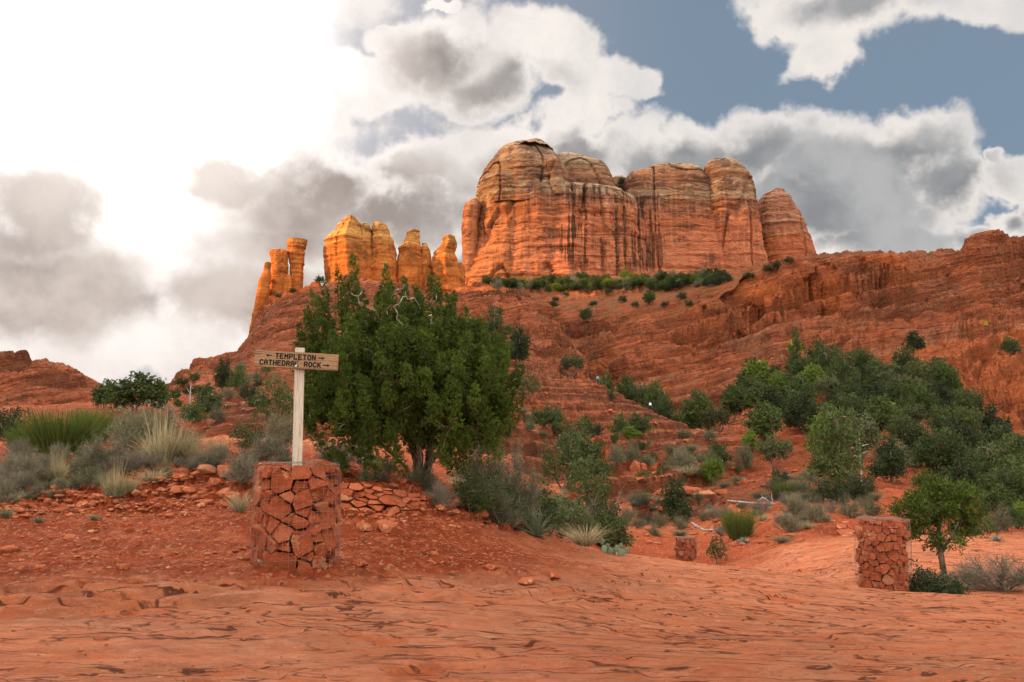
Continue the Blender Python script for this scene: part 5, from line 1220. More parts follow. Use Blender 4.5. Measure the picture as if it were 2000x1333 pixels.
# prickly pear pads
def prickly_pear():
    b = hit(1205, 1086); rng = np.random.RandomState(4); vs = []
    u = np.linspace(0, 2*pi, 14, endpoint=False)
    def pad(c_, r, az, tilt):
        M = Matrix.Rotation(az, 3, 'Z') @ Matrix.Rotation(tilt, 3, 'X')
        rings = []
        for (k, dz) in [(.05, .5), (.6, .42), (.92, .22), (1, 0), (.92, -.22), (.6, -.42), (.05, -.5)]:
            ring = np.stack([r*k*np.cos(u)*.8, np.full(14, dz*r*.28), r*k*np.sin(u)+r*.0], 1); rings.append(ring)
        V = np.concatenate(rings) @ np.array(M).T+np.array(c_); vs.append((V, grid_faces(7, 14, True)))
    k = b.y/FPX
    for (dx, dz, r) in [(-22,6,7),(-12,8,7),(-4,5,7),(6,7,7),(14,5,6),(-18,17,6),(-2,16,6.5),(10,16,6),(-30,28,6),(-26,14,7),(20,10,6)]:
        pad((dx*k, rng.uniform(-.25, .25), (dz-1)*k), r*k*1.1, rng.uniform(-.6, .6), rng.uniform(-.3, .3))
    o = empty("prickly_pear", b)
    for V, F in vs: mesh_np("pad", V, [F], L_YUCCA, True, parent=o, attrs={'tint': np.full(len(V), rng.uniform(0, .3))})
    tag(o, "prickly pear cactus with round pads at the low end of the bank", "cactus")
prickly_pear()
# ------------------------------------------------------------------ stone materials
def stone_mat(name, a, b, speck=(.60, .36, .24)):
    m, t = new_mat(name); v = objpos(t); oi = t.n('ShaderNodeObjectInfo', out='Random')
    n = t.noise(v, 7.0, 6, .65); f = t.noise(v, 45.0, 6, .7); c_ = attr(t, 'tint')
    k = t.m('FRACT', t.m('ADD', t.m('MULTIPLY', oi, 7.3), c_))
    col = t.mix(t.ss(n, .3, .7), a, b)
    col = t.mix(t.m('MULTIPLY', k, .55), col, (.30, .085, .05))
    col = t.mix(t.m('MULTIPLY', t.ss(k, .86, .97), .8), col, (.43, .24, .16))
    col = t.mix(t.m('MULTIPLY', t.ss(t.noise(v, 4.0, 5, .7), .66, .70), .8), col, speck)
    col = t.mix(.22, col, t.mix(f, (.10, .03, .02), (.62, .30, .2)))
    col = t.mix(1.0, col, (1.0, .78, .58), 'MULTIPLY')
    t.surf(col, .95, t.bump(t.m('ADD', n, t.m('MULTIPLY', f, .4)), .04, .9), .05)
    return m
M_STONE = stone_mat("red_sandstone", (.36, .090, .038), (.27, .066, .030), (.52, .27, .16))
M_PALE = stone_mat("pale_red_sandstone", (.46, .165, .090), (.38, .125, .068))
M_CORE, _t = new_mat("stone_fill_gap_shade"); _t.surf((.02, .008, .005), .95)  # near-black instead of stone red, standing for shade in the gaps
M_WIRE, _t = new_mat("galvanised_wire"); _t.surf((.20, .13, .09), .5, None, .4)
def wood_mat(name, a, b, c_):
    m, t = new_mat(name); v = objpos(t)
    g = t.noise(t.scalev(v, (22, 22, 1.6)) if name == "post_wood" else t.scalev(v, (1.6, 22, 26)), 2.0, 7, .6, .6)
    f = t.noise(t.scalev(v, (90, 90, 5)) if name == "post_wood" else t.scalev(v, (5, 90, 110)), 2.0, 4, .6)
    col = t.mix(t.ss(g, .38, .62), a, b); col = t.mix(t.m('MULTIPLY', t.ss(g, .60, .74), .8), col, c_)
    col = t.mix(t.m('MULTIPLY', t.ss(f, .5, .7), .35), col, c_)
    t.surf(col, .8, t.bump(t.m('ADD', g, f), .004, .8), .2)
    return m
M_POST = wood_mat("post_wood", (.52, .42, .30), (.44, .37, .28), (.27, .20, .14))
M_BOARD = wood_mat("board_wood", (.30, .17, .08), (.24, .135, .065), (.12, .06, .03))
M_INK, _t = new_mat("routed_black"); _t.surf((.012, .010, .009), .8)
M_BOLT, _t = new_mat("dark_bolt"); _t.surf((.06, .05, .045), .45, None, .5)
M_BOLT2, _t = new_mat("bright_bolt"); _t.surf((.45, .60, .68), .35, None, .5)

def poly_cells(rng, Wd, H, rmin, rmax, tries=2500, wrap=True):
    """power-diagram cells of a Wd x H sheet (wrapped in u): list of (polygon, site)"""
    pts = []
    for _ in range(tries):
        r = rmin+(rmax-rmin)*rng.rand()**1.6; a, b = rng.rand()*Wd, rng.rand()*H
        ok = True
        for (x_, y_, q) in pts:
            dx = abs(a-x_); dx = min(dx, Wd-dx) if wrap else dx
            if dx*dx*.8+(b-y_)**2*1.25 < (r+q)**2*.85: ok = False; break
        if ok: pts.append((a, b, r))
    out = []
    allp = [(x_+o, y_, q) for (x_, y_, q) in pts for o in ((-Wd, 0, Wd) if wrap else (0,))]
    for (a, b, r) in pts:
        poly = [(a-rmax*3, 0), (a+rmax*3, 0), (a+rmax*3, H), (a-rmax*3, H)]
        if not wrap: poly = [(0, 0), (Wd, 0), (Wd, H), (0, H)]
        for (x_, y_, q) in allp:
            dx, dy = x_-a, y_-b; d2 = dx*dx+dy*dy
            if d2 < 1e-9 or d2 > (rmax*6)**2: continue
            tt = .5+(r*r-q*q)/(2*d2); tt = min(.85, max(.15, tt))
            mx, my = a+dx*tt, b+dy*tt
            new = []
            for i in range(len(poly)):
                p0, p1 = poly[i-1], poly[i]
                s0 = (p0[0]-mx)*dx+(p0[1]-my)*dy; s1 = (p1[0]-mx)*dx+(p1[1]-my)*dy
                if (s0 > 0) != (s1 > 0):
                    k = s0/(s0-s1); new.append((p0[0]+(p1[0]-p0[0])*k, p0[1]+(p1[1]-p0[1])*k))
                if s1 <= 0: new.append(p1)
            poly = new
            if len(poly) < 3: break
        if len(poly) >= 3: out.append((poly, (a, b)))
    return out
def slab_stone(rng, poly, mapf, depth, gap, bev, tintv, subdiv=True):
    """angular stone from a cell polygon; mapf(u, v, w) with w outward"""
    cx = sum(p[0] for p in poly)/len(poly); cy = sum(p[1] for p in poly)/len(poly)
    # drop tiny edges, shrink by gap
    q = []
    for p in poly:
        if not q or math.hypot(p[0]-q[-1][0], p[1]-q[-1][1]) > gap*1.6: q.append(p)
    if len(q) > 2 and math.hypot(q[0][0]-q[-1][0], q[0][1]-q[-1][1]) < gap*1.6: q.pop()
    if len(q) < 3: return None
    size = min(math.hypot(p[0]-cx, p[1]-cy) for p in q)
    if size < gap*1.3: return None
    sh = []
    for p in q:
        d = math.hypot(p[0]-cx, p[1]-cy); k = max(.4, 1-gap*rng.uniform(.8, 1.6)/d)
        jz = gap*.3+size*.06
        sh.append((cx+(p[0]-cx)*k+rng.normal()*jz, cy+(p[1]-cy)*k+rng.normal()*jz))
    tx, ty = rng.normal()*.26, rng.normal()*.26; w0 = rng.uniform(-.05, .014)
    bm = bmesh.new()
    fr = [bm.verts.new(mapf(p[0], p[1], w0+max(-.07, min(.025, tx*(p[0]-cx)+ty*(p[1]-cy))))) for p in sh]
    bk = [bm.verts.new(mapf(cx+(p[0]-cx)*.85, cy+(p[1]-cy)*.85, -depth)) for p in sh]
    f = bm.faces.new(fr); bm.faces.new(bk[::-1])
    n = len(sh)
    for i in range(n): bm.faces.new((fr[i], bk[i], bk[(i+1) % n], fr[(i+1) % n]))
    bmesh.ops.recalc_face_normals(bm, faces=bm.faces[:])
    bmesh.ops.bevel(bm, geom=bm.edges[:]+bm.verts[:], offset=bev, segments=2, profile=.6, affect='EDGES', clamp_overlap=True)
    fl = [f_ for f_ in bm.faces if f_.calc_area() > .002]
    if subdiv and fl:
        bmesh.ops.triangulate(bm, faces=fl)
        for _ in range(2):
            es = [e for e in bm.edges if e.calc_length() > .045]
            if es: bmesh.ops.subdivide_edges(bm, edges=es, cuts=1)
            bmesh.ops.triangulate(bm, faces=[f_ for f_ in bm.faces if len(f_.verts) > 4])
    V = np.array([v.co[:] for v in bm.verts])
    nz = fbm(V[:, 0]*9, V[:, 1]*9, V[:, 2]*9+tintv*30, 4, .6)
    bm.normal_update()
    for v, k in zip(bm.verts, nz): v.co += v.normal*float(k)*.024
    me = bpy.data.meshes.new("stone"); bm.to_mesh(me); bm.free()
    a = me.attributes.new('tint', 'FLOAT', 'POINT'); a.data.foreach_set('value', np.full(len(me.vertices), tintv, np.float32))
    return me
def gabion(loc, R, H, seed, label, rmin, rmax, wires=True, nwv=34, nwh=11, lean=0.0, wr=.0016, group="wire baskets of stone along the trail"):
    rng = np.random.RandomState(seed)
    root = empty("stone_basket", loc); root.rotation_euler = (0, lean, 0)
    prof = lambda v: R*(.90+.115*max(0.0, sin(pi*min(1, max(0, .06+.88*v/H))))**.55-.025*(1-v/H))
    Wd = 2*pi*R
    def mapf(u, v, w):
        r = prof(v)+w; a = u/R
        return Vector((r*cos(a), r*sin(a), v))
    n = 0
    for poly, site in sorted(poly_cells(rng, Wd, H, rmin, rmax, 9000), key=lambda c_: cos(c_[1][0]/R-atan2(-loc[1], -loc[0]))*-1):
        a = site[0]/R
        me = slab_stone(rng, poly, mapf, R*.35, 
            .0065, .010, rng.rand(), subdiv=wires)
        if me is None: continue
        n += 1
        if n > 89: break
        me.materials.append(M_PALE if rng.rand() < .10 else M_STONE)
        o = bpy.data.objects.new("stone", me); link(o, root)
    # cap stones
    for i in range(10):
        a = i/10*2*pi+rng.rand()*.4; rr = R*(.72 if i % 2 else .45)
        poly = [(rr*cos(a)+R*.26*rng.uniform(.75, 1.15)*cos(b), rr*sin(a)+R*.26*rng.uniform(.75, 1.15)*sin(b)) for b in np.linspace(0, 2*pi, 6, endpoint=False)]
        zt = H+rng.uniform(-.02, .035)
        me = slab_stone(rng, poly, lambda u, v, w, z_=zt: Vector((u, v, z_+w)), .10, .006, .010, rng.rand(), subdiv=wires)
        if me is None: continue
        me.materials.append(M_STONE); o = bpy.data.objects.new("stone", me); link(o, root)
    # rubble fill, coloured near-black for the shade between stones
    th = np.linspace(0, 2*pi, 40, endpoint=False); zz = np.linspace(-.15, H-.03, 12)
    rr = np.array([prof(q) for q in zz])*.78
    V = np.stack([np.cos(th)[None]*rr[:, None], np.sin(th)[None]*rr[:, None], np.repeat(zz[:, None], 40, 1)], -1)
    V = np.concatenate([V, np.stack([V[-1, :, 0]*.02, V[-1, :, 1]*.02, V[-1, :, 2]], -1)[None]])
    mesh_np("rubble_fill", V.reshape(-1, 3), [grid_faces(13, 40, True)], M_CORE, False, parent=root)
    # wire mesh
    A, B = [], []
    zs = np.linspace(.03, H+.01, 26)
    for i in range(nwv):
        a0 = i/nwv*2*pi+rng.normal()*.012; wob = rng.normal(size=26)*.006
        pts = np.array([[(prof(q)+.012)*cos(a0+wob[k]), (prof(q)+.012)*sin(a0+wob[k]), q] for k, q in enumerate(zs)])
        A.append(pts[:-1]); B.append(pts[1:])
    for j in range(nwh):
        q0 = .04+(H-.02)*j/(nwh-1)+rng.normal()*.004; aa = np.linspace(0, 2*pi, 61); ph = rng.rand()*6
        pts = np.array([[(prof(q0)+.013)*cos(a), (prof(q0)+.013)*sin(a), q0+.010*sin(3*a+ph)] for a in aa])
        A.append(pts[:-1]); B.append(pts[1:])
    for j in range(11):
        s = (j/10-.5)*2*R*.93; L = sqrt(max(0, (R*.985)**2-s*s)); tt = np.linspace(-L, L, 9)
        for sw in (0, 1):
            pts = np.array([[q, s, 0] if sw else [s, q, 0] for q in tt]); pts[:, 2] = H+.035+rng.normal(size=9)*.006
            pts[0, 2] = pts[-1, 2] = H+.01
            A.append(pts[:-1]); B.append(pts[1:])
    A, B = np.concatenate(A), np.concatenate(B)
    v, f = tubes(A, B, np.full(len(A), wr), np.full(len(A), wr), 4)
    mesh_np("wire_mesh", v, [f], M_WIRE, True, parent=root)
    return tag(root, label, "stone basket", group)

gb = hit(576, 1113); gb = Vector(P(576, 1119, gb.y+.42)); kk = gb.y/FPX
ztop = P(576, 910, gb.y)[2]
gabion(gb, 82*kk, ztop-gb.z, 8, "nearest wire basket of large red stones, with the wooden signpost rising from it", .050, .165, nwv=42, nwh=10)
# footing stones round the near basket
rngf = np.random.RandomState(3)
def hull_stone(rng, sx, sy, sz, flatk=.75):
    bm = bmesh.new()
    for _ in range(16):
        d = rng.normal(size=3); d /= np.linalg.norm(d); d = np.sign(d)*np.abs(d)**flatk
        bm.verts.new((d[0]*sx, d[1]*sy, d[2]*sz))
    r = bmesh.ops.convex_hull(bm, input=bm.verts[:])
    bmesh.ops.delete(bm, geom=[g for g in r['geom_interior'] if isinstance(g, bmesh.types.BMVert)], context='VERTS')
    bmesh.ops.bevel(bm, geom=bm.edges[:], offset=min(sx, sy, sz)*.10, segments=1, affect='EDGES', clamp_overlap=True)
    me = bpy.data.meshes.new("loose_stone"); bm.to_mesh(me); bm.free()
    a = me.attributes.new('tint', 'FLOAT', 'POINT'); a.data.foreach_set('value', np.full(len(me.vertices), rng.rand(), np.float32))
    return me
def stone_thing(px, py, wpx, hpx, label, seed, mat=None, Y=None, group=None, name="loose_stone", dpx=None, rz=None):
    rng = np.random.RandomState(seed)
    p = hit(px, py) if Y is None else at_depth(px, Y); k = p.y/FPX
    me = hull_stone(rng, wpx*k/2, (dpx or wpx*.7)*k/2, hpx*k/2*1.15); me.materials.append(mat or M_STONE)
    o = bpy.data.objects.new(name, me); link(o); o.location = p+Vector((0, 0, hpx*k*.30)); o.rotation_euler = (rng.normal()*.06, rng.normal()*.08, rng.uniform(-.5, .5) if rz is None else rz)
    return tag(o, label, "stone", group)
for i, (px, w_, h_) in enumerate([(512,44,13),(550,58,15),(588,52,17),(622,42,14),(648,34,12)]):
    o = stone_thing(px, 1118, w_, h_, ["flat footing stone under the left front of the signpost basket", "long flat footing stone under the signpost basket, left of centre", "thick footing stone under the middle of the signpost basket", "footing stone under the signpost basket, right of centre", "small footing stone at the right edge of the signpost basket"][i], 30+i, rz=rngf.normal()*.1)
    a_ = (px-576)/86.0
    o.location = Vector((gb.x+.93*82*kk*a_, gb.y-.93*82*kk*sqrt(max(.05, 1-a_*a_)), gb.z+.015))
p2_ = at_depth(1725, 17.9); k2 = p2_.y/FPX; b2 = Vector(P(1725, 1150, p2_.y))
gabion(b2, 50*k2, P(1725, 1016, p2_.y)[2]-b2.z, 21, "leaning wire basket of small red stones beside the crooked tree", .042, .11, nwv=30, nwh=10, lean=.035, wr=.0022)
for (px, py, Y, w_, ytop, sd_, lab) in [(1340, 1094, 40, 40, 1051, 31, "low wire basket of stones half hidden behind the slab edge"), (1610, 942, 0, 15, 918, 32, "small distant stone basket beside the tall thin crowned pine")]:
    p = at_depth(px, Y) if Y else hit(px, py)
    if Y: p = Vector(P(px, py+6, p.y))
    gabion(p, w_/2*p.y/FPX, P(px, ytop, p.y)[2]-p.z, sd_, lab, .07, .15, wires=False, nwv=22, nwh=8, wr=.004)

# ------------------------------------------------------------------ the trail sign: post in the basket, board with routed lettering
def box(bm, x0, x1, y0, y1, z0, z1):
    vs = [bm.verts.new((a, b, c_)) for a in (x0, x1) for b in (y0, y1) for c_ in (z0, z1)]
    for q in ((0,1,3,2), (4,6,7,5), (0,4,5,1), (2,3,7,6), (0,2,6,4), (1,5,7,3)): bm.faces.new([vs[i] for i in q])
def bm_obj(name, bm, mat, parent, bevel=0.0, seg=2):
    bmesh.ops.recalc_face_normals(bm, faces=bm.faces[:])
    if bevel: bmesh.ops.bevel(bm, geom=bm.edges[:], offset=bevel, segments=seg, affect='EDGES', clamp_overlap=True)
    me = bpy.data.meshes.new(name); bm.to_mesh(me); bm.free(); me.materials.append(mat)
    return link(bpy.data.objects.new(name, me), parent)
sb_ = Vector((gb.x, gb.y-.03, ztop-.25)); sign = empty("trail_sign", sb_)
post_top = P(576, 681, gb.y)[2]-sb_.z
sign.rotation_euler = (0, 0, radians(14))
bm = bmesh.new(); hw_ = .053; box(bm, -hw_, hw_, -hw_, hw_, 0, post_top)
bm_obj("post", bm, M_POST, sign, .005)
yb = -hw_-.022
bw = 160*kk/2/cos(radians(4)); bh = 32*kk/2
bx, _, bz_ = P(578, 706.5, gb.y); 
bz_ -= sb_.z
bm = bmesh.new(); box(bm, -bw, bw, -.021, .021, -bh, bh)
board = bm_obj("board", bm, M_BOARD, sign, .004)
board.location = ((bx-sb_.x)+.012, yb, bz_); board.rotation_euler = (radians(-2), radians(2.6), radians(-8))
LET = {'T': [[(0,1),(1,1)], [(.5,1),(.5,0)]], 'E': [[(1,1),(0,1),(0,0),(1,0)], [(0,.52),(.75,.52)]], 'M': [[(0,0),(0,1),(.5,.45),(1,1),(1,0)]],
 'P': [[(0,0),(0,1),(.7,1),(1,.85),(1,.62),(.7,.47),(0,.47)]], 'L': [[(0,1),(0,0),(1,0)]], 'O': [[(.3,0),(0,.25),(0,.75),(.3,1),(.7,1),(1,.75),(1,.25),(.7,0),(.3,0)]], 'N': [[(0,0),(0,1),(1,0),(1,1)]],
 'C': [[(1,.82),(.7,1),(.3,1),(0,.75),(0,.25),(.3,0),(.7,0),(1,.18)]], 'A': [[(0,0),(0,.65),(.3,1),(.7,1),(1,.65),(1,0)], [(0,.42),(1,.42)]], 'H': [[(0,0),(0,1)], [(1,0),(1,1)], [(0,.5),(1,.5)]],
 'D': [[(0,0),(0,1),(.65,1),(1,.72),(1,.28),(.65,0),(0,0)]], 'R': [[(0,0),(0,1),(.7,1),(1,.85),(1,.65),(.7,.5),(0,.5)], [(.55,.5),(1,0)]], 'K': [[(0,0),(0,1)], [(1,1),(0,.45)], [(.3,.6),(1,0)]]}
def stroke(bm, pts, w_, y_):
    for a, b in zip(pts[:-1], pts[1:]):
        dx, dz = b[0]-a[0], b[1]-a[1]; L = math.hypot(dx, dz)
        if L < 1e-6: continue
        ang = atan2(dz, dx); ring = []
        for (c_, s0) in ((b, -pi/2), (a, pi/2)):
            for i in range(6):
                t_ = ang+s0+pi*i/5; ring.append((c_[0]+cos(t_)*w_/2, c_[1]+sin(t_)*w_/2))
        vs = [bm.verts.new((q[0], y_, q[1])) for q in ring]; bm.faces.new(vs[::-1])
    return bm
pxm = kk
def line_of(name, text, xc0, xc1, zc, hgt, arrows):
    n = len(text); step = (xc1-xc0)/(n-1); cw = step*.62
    for i, ch in enumerate(text):
        if ch == ' ': continue
        bm = bmesh.new()
        for st_ in LET[ch]:
            stroke(bm, [(xc0+step*i-cw/2+q[0]*cw, zc-hgt/2+q[1]*hgt) for q in st_], .0135, -.0232-.0002*(i % 3))
        bm_obj("letter", bm, M_INK, board)
    for (xa, xb) in arrows:
        bm = bmesh.new(); s_ = 1 if xb > xa else -1
        stroke(bm, [(xa, zc), (xb, zc)], .011, -.0232)
        vs = [bm.verts.new((xb+s_*.012, -.0236, zc)), bm.verts.new((xb-s_*.02, -.0236, zc+.016)), bm.verts.new((xb-s_*.02, -.0236, zc-.016))]
        bm.faces.new(vs); bm_obj("arrow", bm, M_INK, board)
# board pixel frame: x from 498 to 658, centre 578
X_ = lambda q: (q-578)*pxm
line_of("lettering", "TEMPLETON", X_(541), X_(611), 6.6*pxm, .050, [(X_(530), X_(521)), (X_(620), X_(630))])
line_of("lettering", "CATHEDRAL ROCK", X_(512), X_(622), -7.0*pxm, .050, [(X_(630), X_(641))])
for (q, zq, m_, r_) in [(579, 11.5, M_BOLT, .011), (581, -2.0, M_BOLT, .011), (578, -11, M_BOLT2, .013)]:
    bm = bmesh.new(); bmesh.ops.create_cone(bm, cap_ends=True, segments=12, radius1=r_, radius2=r_*.7, depth=.008)
    bmesh.ops.rotate(bm, verts=bm.verts[:], cent=(0, 0, 0), matrix=Matrix.Rotation(pi/2, 3, 'X'))
    bmesh.ops.translate(bm, verts=bm.verts[:], vec=(X_(q), -.025, zq*pxm)); bm_obj("bolt", bm, m_, board, .001, 1)
tag(sign, "wooden trail sign with routed black lettering and arrows on a pale square post", "sign")

# ------------------------------------------------------------------ dry stone wall on the mound, stone heap by the trail, loose stones
def stone_wall(pts, hgts, seed, label, rmin, rmax, name="stone_wall", lean=.9, cat_="stone wall", mats=None):
    """pts: ground line, stones face the viewer and lean back"""
    rng = np.random.RandomState(seed); root = empty(name, pts[0]); P0 = Vector(pts[0])
    seg = [(Vector(pts[i+1])-Vector(pts[i])).length for i in range(len(pts)-1)]; L = sum(seg); H = max(hgts)
    def along(u):
        for i, s in enumerate(seg):
            if u <= s or i == len(seg)-1:
                t_ = u/s; return Vector(pts[i]).lerp(Vector(pts[i+1]), t_), hgts[i]+(hgts[i+1]-hgts[i])*t_
            u -= s
    def mapf(u, v, w):
        b, h = along(min(max(u, 0), L)); q = v/H
        return b-P0+Vector((0, lean*q*h-w*1.5, q*h+w*.3))
    n = 0
    for poly, site in poly_cells(rng, L/2.3, H, rmin, rmax, 5000, False):
        poly = [(q[0]*2.3, q[1]) for q in poly]
        me = slab_stone(rng, poly, mapf, .14, .009, .012, rng.rand())
        if me is None or n >= 98: continue
        n += 1; me.materials.append((mats or [M_PALE, M_STONE])[0 if rng.rand() < .6 else 1]); link(bpy.data.objects.new("stone", me), root)
    return tag(root, label, cat_)
wp = [hit(650, 1004), hit(700, 1010), hit(760, 1008), hit(830, 1002)]
stone_wall([q+Vector((0, 0, -.05)) for q in wp], [.50, .52, .44, .30], 5, "low dry stone wall of flat red stones right of the signpost basket", .034, .095)
sp_ = [hit(400, 975), hit(440, 985), hit(490, 975)]
wp = [hit(1585, 1042), hit(1630, 1050), hit(1680, 1046)]
stone_wall([q+Vector((0, 0, -.05)) for q in wp], [.25, .5, .55], 6, "low tumbled heap of red stones across the trail mouth by the right basket", .05, .12, name="stone_heap", lean=1.1, cat_="stone heap")
LS = [(712,1036,36,18,"grey red loose stone left of the pale boulder below the wall",1),(752,1040,46,28,"pale squarish boulder on the dirt below the stone wall",1),(1030,1142,38,15,"bright orange loose stone on the slab in the middle foreground",1),(1078,1130,44,16,"flat brown stone just right of the bright orange stone",0),
 (706,1106,32,14,"flat brown stone on the dirt right of the signpost basket",0),(960,1112,32,12,"dark flat stone on the dirt left of the bright orange stone",0),(102,1104,14,9,"small dark stone alone on the dirt at left",0),(250,1108,14,7,"tiny flat stone on the dirt left of the signpost basket",0),(482,1095,14,7,"tiny stone beside the left foot of the signpost basket",0),
 (1240,921,22,24,"left and squarer one of the two boulders under the red rock wall",1),(1258,925,18,22,"right and narrower one of the two boulders under the red rock wall",0),
 (1355,970,70,20,"broad ledge rock in the middle of the trail across the wash",0),(1300,968,60,16,"long low ledge rock left of the broad ledge rock",0),(1375,972,54,16,"brown ledge rock right of the broad ledge rock",1),(1410,968,30,14,"small orange rock at the end of the row of ledge rocks",1),(1362,976,18,10,"small round stone before the ledge rocks",1),
 (1450,948,24,14,"red stone near the small turquoise agave",0),(1585,938,18,11,"red stone left of the small distant basket",0),(1597,938,16,10,"red stone touching the small distant basket",0),
 (402,935,40,20,"block in the upper trail step, left",0),(446,930,60,26,"large bedded slab forming the upper trail step",1),(418,955,30,14,"pale flat stone under the upper trail step",1),(440,968,44,16,"flat orange slab right of the trail steps",1),(455,985,34,16,"thick orange slab right of the lower trail step",1),(400,985,40,12,"low slab forming the lower trail step",0),(432,990,26,10,"small slab at the foot of the trail steps",0),
 (165,990,40,14,"pinkish slab lying on the rubble mound at left",1),(140,975,24,10,"small slab above the pinkish slab",0),(190,980,28,10,"flat stone right of the pinkish slab",1),(120,1000,18,8,"chip of red stone on the mound, low left",0),(285,975,26,12,"red stone under the dry spindly grass",0),(310,955,30,13,"bedded stone at the mound's crest right of the grass",0),(350,940,36,14,"bedded block at the mound's crest by the trail",0),
 (70,935,30,14,"red block at the mound's crest at left",0),(210,952,28,13,"red block on the crest under the round twiggy bush",0),(860,1000,24,12,"pale stone below the curly roots",1),(890,990,30,13,"flat pale stone on the bank below the juniper",1),(920,996,26,14,"pale stone right of the flat pale bank stone",1),(930,1012,18,12,"small stone at the foot of the bank",0),(880,1006,40,11,"long flat stone at the foot of the bank",1),(790,945,24,10,"stone at the juniper's left root",0),(770,960,36,12,"flat stone on top of the dry wall",1)]
for i, (px, py, w_, h_, lab, pale) in enumerate(LS): stone_thing(px, py, w_, h_, lab, 100+i, M_PALE if pale else M_STONE)

# rubble blocks on the banks
def blocks(poly, n, lo, hi, seed, lab, grp, dx=14, dy=6):
    rg = random.Random(seed)
    lib = [hull_stone(np.random.RandomState(seed*50+i), .5, .36, .26) for i in range(6)]
    for i, m_ in enumerate(lib): m_.materials.append(M_PALE if i % 3 == 0 else M_STONE)
    for (a, b) in scatter(poly, n, dx, dy, seed):
        p = hit(a, b); s_ = rg.uniform(lo, hi)*p.y/FPX
        o = bpy.data.objects.new("rubble_block", lib[rg.randrange(6)]); link(o)
        o.location = p+Vector((0, 0, s_*.08)); o.scale = (s_, s_, s_*rg.uniform(.6, 1.1)); o.rotation_euler = (rg.gauss(0, .12), rg.gauss(0, .12), rg.uniform(0, 6.28))
        tag(o, lab, "stone", grp)
blocks([(1240,1000),(1420,985),(1560,1000),(1560,1055),(1400,1060),(1260,1060)], 34, 8, 22, 71, "small red block lying on the rubbly bank of the wash", "red blocks on the wash bank")
blocks([(1080,880),(1200,880),(1330,930),(1330,985),(1230,990),(1120,930)], 26, 9, 24, 72, "red block fallen from the rock wall above the wash", "red blocks under the wash's rock wall")
blocks([(20,940),(440,930),(440,1000),(100,1010),(20,1000)], 40, 8, 26, 73, "small flat red block on the left mound's rubble slope", "red blocks on the left mound")
blocks([(640,940),(850,950),(1000,1010),(960,1030),(840,1000),(700,960)], 24, 8, 22, 74, "small red block on the bank under the juniper", "red blocks under the juniper")
blocks([(1420,900),(1560,920),(1620,960),(1560,985),(1440,960)], 20, 8, 18, 75, "red block beside the trail left of the distant basket", "red blocks beside the trail")
blocks([(1010,760),(1160,770),(1300,840),(1420,870),(1300,880),(1100,840)], 22, 6, 16, 76, "loose slab on the bare slickrock dome", "loose slabs on the slickrock dome")

# gravel: too many to count, one scatter of small chips on the red earth
def gravel():
    rng = np.random.RandomState(9); base = []
    for s in range(6):
        me = hull_stone(np.random.RandomState(s), 1, .75, .42); V = np.array([v.co[:] for v in me.vertices])
        bm = bmesh.new(); bm.from_mesh(me); bmesh.ops.triangulate(bm, faces=bm.faces[:]); F = np.array([[v.index for v in f.verts] for f in bm.faces]); V = np.array([v.co[:] for v in bm.verts]); bm.free()
        bpy.data.meshes.remove(me); base.append((V, F))
    Vs, Fs, T, off = [], [], [], 0
    regs = [([(0,1000),(450,1000),(500,1110),(0,1120)], 1200, .48), ([(660,1015),(1000,1040),(1150,1080),(900,1110),(660,1110)], 700, .48), ([(0,930),(420,940),(400,1010),(0,1010)], 1100, 1.0), ([(650,990),(900,985),(1050,1040),(660,1020)], 260, 1.0), ([(1230,1010),(1560,1000),(1560,1060),(1250,1080)], 420, 2.2), ([(1480,930),(1640,940),(1640,1040),(1500,1030)], 260, 2.0), ([(0,1130),(900,1110),(1400,1120),(1900,1190),(1900,1333),(0,1333)], 500, .35)]
    for poly, n, sc in regs:
        xs = [q[0] for q in poly]; ys = [q[1] for q in poly]; c_ = 0
        while c_ < n:
            a, b = rng.uniform(min(xs), max(xs)), rng.uniform(min(ys), max(ys))
            if not inpoly(a, b, poly): continue
            c_ += 1
            p = np.array(hit(a, b)); s = .024*sc*math.exp(rng.normal()*.6)
            V, F = base[rng.randint(6)]; an = rng.rand()*6.28
            M = np.array(Matrix.Rotation(an, 3, 'Z') @ Matrix.Rotation(rng.normal()*.25, 3, 'X'))
            j = rng.normal(size=3)*np.array([.02, .02, 0])
            Vs.append((V*s) @ M.T+p+j+np.array([0, 0, s*.15])); Fs.append(F+off); off += len(V); T.append(np.full(len(V), rng.rand()))
    o = mesh_np("gravel", np.concatenate(Vs), [np.concatenate(Fs)], M_PALE, False, attrs={'tint': np.concatenate(T)})
    o['kind'] = 'stuff'
gravel()

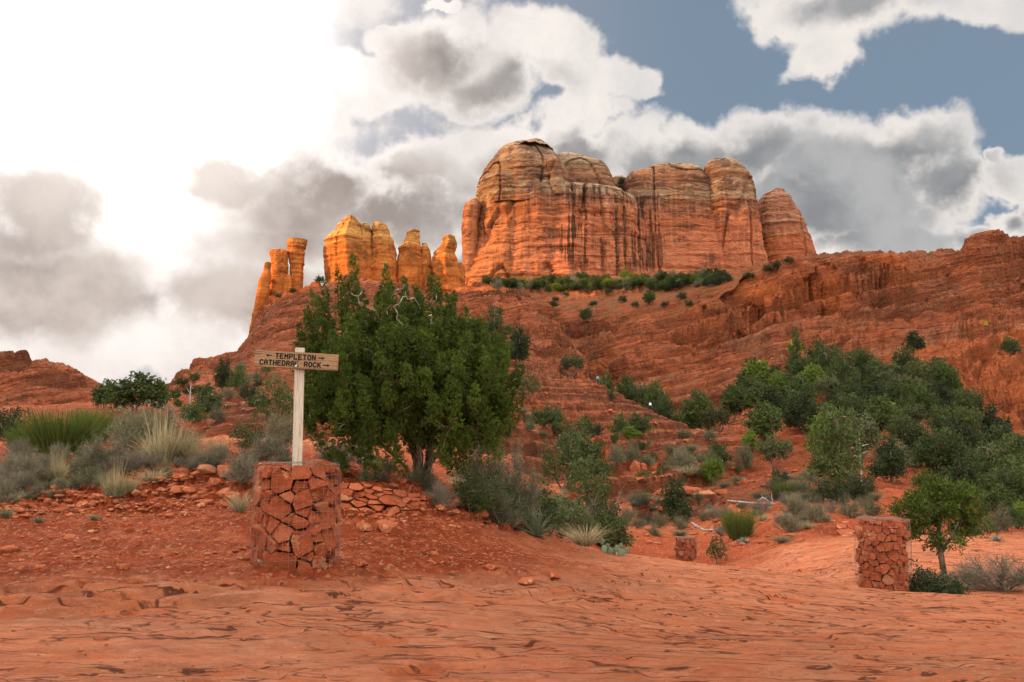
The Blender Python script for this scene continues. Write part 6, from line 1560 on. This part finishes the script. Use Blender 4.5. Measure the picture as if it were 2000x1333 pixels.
# ------------------------------------------------------------------ hikers on the dome's edge
def cloth(name, c_):
    m, t = new_mat(name); t.surf(c_, .8); return m
M_SKIN = cloth("skin", (.45, .26, .18)); M_HAIR = cloth("hair", (.05, .03, .02)); M_DARK = cloth("dark_trousers", (.02, .03, .05))
def skin_mesh(name, verts, edges, radii, mat, parent):
    me = bpy.data.meshes.new(name); me.from_pydata(verts, edges, []); me.materials.append(mat)
    o = link(bpy.data.objects.new(name, me), parent)
    o.modifiers.new("Skin", 'SKIN'); sv = me.skin_vertices[0].data
    for i, r in enumerate(radii): sv[i].radius = (r, r)
    sv[0].use_root = True
    s = o.modifiers.new("Subdivision", 'SUBSURF'); s.levels = 2; s.render_levels = 2
    return o
def hiker(loc, rz, top, label, stride=.18, pack=None):
    r = empty("person", loc, rz)
    B = [(0,0,.95),(0,0,1.15),(0,.01,1.38),(0,.01,1.50),(0,.0,1.60),(0,-.015,1.68),(.10,0,.90),(.11,-stride,.50),(.11,-stride*.6,.08),(.11,-stride*.6-.14,.04),(-.10,0,.90),(-.11,stride*.8,.50),(-.11,stride*1.6,.10),(-.11,stride*1.6-.12,.05),
         (.19,.0,1.40),(.24,.06,1.14),(.25,-.06,.92),(.25,-.09,.82),(-.19,0,1.40),(-.24,-.04,1.14),(-.24,-.18,.95),(-.24,-.22,.86)]
    E_ = [(0,1),(1,2),(2,3),(3,4),(4,5),(0,6),(6,7),(7,8),(8,9),(0,10),(10,11),(11,12),(12,13),(2,14),(14,15),(15,16),(16,17),(2,18),(18,19),(19,20),(20,21)]
    rad = [.14,.13,.15,.055,.095,.085,.09,.06,.045,.04,.09,.06,.045,.04,.06,.042,.034,.03,.06,.042,.034,.03]
    skin_mesh("body", B, E_, rad, M_SKIN, r)
    J = [(0,0,.92),(0,0,1.15),(0,.01,1.38),(0,.01,1.47),(.19,0,1.40),(.24,.06,1.14),(.25,-.06,.93),(-.19,0,1.40),(-.24,-.04,1.14),(-.24,-.18,.96)]
    skin_mesh("jacket", J, [(0,1),(1,2),(2,3),(2,4),(4,5),(5,6),(2,7),(7,8),(8,9)], [.175,.165,.185,.09,.085,.065,.055,.085,.065,.055], top, r)
    Tq = [B[0], B[6], B[7], B[8], B[10], B[11], B[12]]
    skin_mesh("trousers", Tq, [(0,1),(1,2),(2,3),(0,4),(4,5),(5,6)], [.16,.115,.085,.07,.115,.085,.07], M_DARK, r)
    skin_mesh("hair", [(0,.02,1.64),(0,.02,1.72),(0,.06,1.60)], [(0,1),(0,2)], [.10,.085,.07], M_HAIR, r)
    return tag(r, label, "person")
hiker(hit(1167, 753)+Vector((0, 0, -.1)), 2.6, cloth("teal_jacket", (.02, .42, .42)), "hiker in a teal jacket at the upper edge of the slickrock dome")
hiker(at_depth(1270, 196)+Vector((0, 0, -.1)), .4, cloth("white_jacket", (.75, .80, .84)), "hiker in a pale jacket standing right of the other two on the dome's edge", .06)
hiker(at_depth(1257, 199)+Vector((0, 0, -.75)), 1.2, cloth("blue_jacket", (.02, .12, .55)), "hiker in a blue jacket, half hidden beyond the dome's edge", .1)
hiker(at_depth(1262, 198.5)+Vector((0, 0, -.8)), -1.0, cloth("rust_jacket", (.42, .10, .04)), "hiker in a rust red jacket between the blue and pale hikers", .1)
